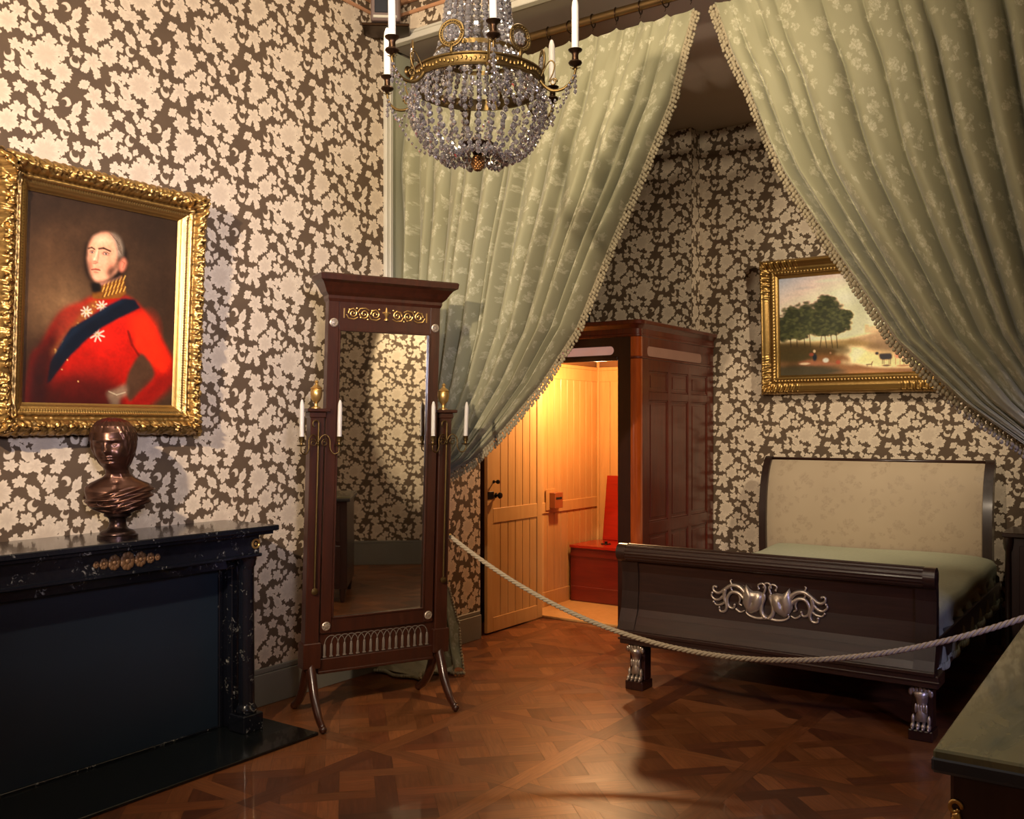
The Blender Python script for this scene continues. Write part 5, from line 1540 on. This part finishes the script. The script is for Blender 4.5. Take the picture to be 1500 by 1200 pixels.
B(MB().tube([(HX0+.05, 7.36, 1.246), (HX1-.055, 7.36, 1.246)], .014, 10)).build('head_rail', M['bedwood'], bd, smooth=True)

# ================================================================== BARRIER ROPE
S_ = Vector((-3.262, 4.088, .895)); E_ = Vector((.045, 4.33, 1.04)); N = 700
cen = [S_+(E_-S_)*(i/(N-1))+Vector((0, 0, -.545*4*(i/(N-1))*(1-i/(N-1)))) for i in range(N)]
rp = MB(); 
for k in range(3):
    pts = []
    for i, p in enumerate(cen):
        t = (cen[min(i+1, N-1)]-cen[max(i-1, 0)]).normalized(); a = t.cross(Vector((0, 0, 1))).normalized(); b_ = a.cross(t)
        an = i*.42+k*2*PI/3; pts.append(p+a*.0068*math.cos(an)+b_*.0068*math.sin(an))
    rp.tube(pts, .0066, 6)
ro = rp.build('barrier_rope', M['rope'], None, smooth=True)
tag(ro, 'cream twisted barrier rope slung low in front of the sleigh bed', 'rope')
hk = MB().tube([(S_.x-.018, S_.y-.03, S_.z+.01), (S_.x-.006, S_.y-.01, S_.z+.012), (S_.x, S_.y+.004, S_.z+.004)], .004, 8).ball(tuple(S_), (.011, .013, .013), 10, 8)
hk.build('hook', M['gilt'], None, smooth=True)
h_ = bpy.data.objects['hook']; h_.name = 'end_hook'; h_.parent = ro
MB().ball(tuple(E_), (.013, .02, .013), 10, 8).tube([tuple(E_), (E_.x+.01, E_.y+.036, E_.z)], .005, 8).build('wall_hook', M['gilt'], ro, smooth=True)

# ================================================================== MARBLE-TOPPED COMMODE
cm_ = thing('marble_topped_commode', 'dark veneered commode with grey-green marble top in the right foreground', 'commode', (.02, 2.565, 0))
KS = 1.41/1.715
def K(mb): return mb.xf(lambda x, y, z: (x+.066-.02, (y-2.245)*KS+1.86-2.565, z*.905/.782))
K(MB().box(-.421, .36, 2.262, 3.96, .750, .782, .004)).build('marble_top', M['greymarble'], cm_)
K(MB().box(-.424, .363, 2.259, 3.963, .744, .770, .005)).build('edge_shade_band', mat_plain('shaded_edge', rgb(46, 50, 58), .35), cm_)  # dark band stands in for shade on the unlit marble edge
veneer = mat_wood('plum_veneer', rgb(74, 52, 50), rgb(48, 32, 34), 'z', 3, .35, .4)
K(MB().box(-.395, .34, 2.285, 3.93, .10, .744, .006)).build('carcass', veneer, cm_)
K(MB().box(-.30, .25, 2.277, 2.286, .18, .68, .004)).build('side_panel', veneer, cm_)
for y0, y1 in ((2.36, 3.08), (3.12, 3.86)):
    for z0, z1 in ((.14, .42), (.45, .72)):
        d = K(MB().box(-.403, -.394, y0, y1, z0, z1, .004)).build('drawer', veneer, cm_)
        K(MB().tube([(-.404, (y0+y1)/2-.06, (z0+z1)/2), (-.425, (y0+y1)/2-.04, (z0+z1)/2-.02), (-.425, (y0+y1)/2+.04, (z0+z1)/2-.02), (-.404, (y0+y1)/2+.06, (z0+z1)/2)], .006, 8)).build('handle', M['gilt'], d, smooth=True)
for x in (-.36, .30):
    for y in (2.33, 3.88): K(MB().lathe([(.02, 0), (.03, .05), (.035, .10)], (x, y, 0), 14)).build('leg', veneer, cm_, auto=40)
gm = MB()
sc_ = [( -.386+.012*math.cos(a)*(1-.5*a/6), 2.280, .690+.012*math.sin(a)*(1-.5*a/6)) for a in [i*.35 for i in range(18)]]
gm.tube(sc_, .0038, 6); gm.tube([tuple(p) for p in spline([(-.385, 2.280, .682), (-.380, 2.279, .66), (-.386, 2.279, .635), (-.378, 2.28, .60)], 14)], [.007, .008, .008, .008, .009, .009, .009, .008, .008, .007, .006, .005, .004, .003], 8)
gm.tube([(-.384, 2.279, .64), (-.398, 2.279, .618), (-.404, 2.279, .612)], [.005, .004, .002], 6).tube([(-.382, 2.279, .64), (-.368, 2.279, .62), (-.362, 2.279, .6)], [.005, .004, .002], 6)
gm.ball((-.384, 2.277, .668), (.009, .006, .012), 8, 6)
K(gm).build('corner_mount', M['gilt'], cm_, smooth=True)

# ================================================================== NIGHT TABLE
nt = thing('night_table', 'small dark night table to the right of the bed head, mostly outside the frame', 'table', (-.67, 7.1, 0))
def Nn(mb): return mb.xf(lambda x, y, z: (x+.71, y-7.1, z))
Nn(MB().box(-.93, -.42, 6.90, 7.38, .775, .805, .005)).build('table_top', M['bedwood'], nt)
Nn(MB().box(-.885, -.46, 6.945, 7.35, .08, .775, .004)).build('carcass', veneer, nt)
for x in (-.895, -.45):
    Nn(MB().lathe([(.028, .0), (.028, .08), (.02, .10), (.017, .68), (.026, .70), (.03, .74), (.03, .775)], (x, 6.93, 0), 16)).build('column', M['bedwoodz'], nt, auto=40)
Nn(MB().box(-.83, -.52, 6.936, 6.946, .14, .72, .003)).build('door', veneer, nt)

# ================================================================== LIGHT
def area(name, loc, aim, size, power, color, spread=None):
    L = bpy.data.lights.new(name, 'AREA'); L.energy = power; L.color = color; L.shape = 'DISK'; L.size = size
    if spread: L.spread = math.radians(spread)
    o = bpy.data.objects.new(name, L); COL.objects.link(o); o.location = loc
    o.rotation_euler = (Vector(aim)-Vector(loc)).to_track_quat('-Z', 'Y').to_euler(); return o
def spot(name, loc, aim, size, power, color, ang=60, blend=.5):
    L = bpy.data.lights.new(name, 'SPOT'); L.energy = power; L.color = color; L.shadow_soft_size = size
    L.spot_size = math.radians(ang); L.spot_blend = blend
    o = bpy.data.objects.new(name, L); COL.objects.link(o); o.location = loc
    o.rotation_euler = (Vector(aim)-Vector(loc)).to_track_quat('-Z', 'Y').to_euler(); return o
def point(name, loc, size, power, color):
    L = bpy.data.lights.new(name, 'POINT'); L.energy = power; L.color = color; L.shadow_soft_size = size
    o = bpy.data.objects.new(name, L); COL.objects.link(o); o.location = loc; return o
WARM = (1, .80, .58)
spot('main_spot', (-1.75, -.55, 2.75), (-3.7, 3.6, 2.75), .05, 760, WARM, 84, .75)
area('ceiling_fill', (-1.2, 1.3, 4.05), (-1.2, 1.3, 0), 1.2, 34, (1, .84, .70))
spot('alcove_spot', (-.35, 5.15, 3.4), (-2.5, 7.5, 1.75), .05, 260, (1, .84, .62), 74, .7)
spot('window_daylight', (1.75, 2.2, 1.9), (-.75, 5.0, .6), .15, 190, (.44, .46, 1.0), 36, .8)
spot('curtain_fill_spot', (-1.3, .9, 3.7), (-2.9, 4.6, 3.1), .05, 230, (1, .86, .64), 62, .8)  # unseen spot, added to brighten the upper left curtain
point('closet_lamp', (-3.62, 6.42, 1.9), .05, 84, (1, .58, .26))
area('daylight_fill', (1.6, -.6, 2.3), (-4.0, 2.9, 2.25), .7, 13, (.80, .78, 1.0), 36)  # unseen area light added to tint the left wall like daylight
spot('far_wall_spot', (.55, 4.1, 3.7), (1.9, 4.12, 2.35), .02, 480, (1, .84, .6), 46, .2)
spot('alcove_ceiling_fill', (-2.4, 5.0, 2.6), (-1.9, 5.3, 4.0), .1, 8, (1, .82, .72), 100, 1.0)  # unseen light added to lift the dark alcove ceiling
point('cornice_point', (-1.9, 3.1, 3.75), .1, 22, (1, .84, .62))  # bare point light high in the room, no fixture built
w = bpy.data.worlds.new('World'); sc.world = w; w.use_nodes = True
w.node_tree.nodes['Background'].inputs[0].default_value = (.5, .45, .4, 1); w.node_tree.nodes['Background'].inputs[1].default_value = .05

# ================================================================== CAMERA
cam = bpy.data.cameras.new('camera'); co_ = bpy.data.objects.new('camera', cam); COL.objects.link(co_)
cam.sensor_width = 36; cam.sensor_fit = 'HORIZONTAL'; cam.lens = 1380/1500*36; cam.shift_y = 25/1500
cam.clip_start = .05; co_.location = (0, 0, 1.5); co_.rotation_euler = (PI/2, 0, math.radians(34.8))
sc.camera = co_
sc.cycles.max_bounces = 8; sc.cycles.diffuse_bounces = 2; sc.cycles.glossy_bounces = 4; sc.cycles.transmission_bounces = 5; sc.cycles.transparent_max_bounces = 6
sc.cycles.use_adaptive_sampling = True; sc.cycles.adaptive_threshold = .03
sc.cycles.caustics_reflective = False; sc.cycles.caustics_refractive = False
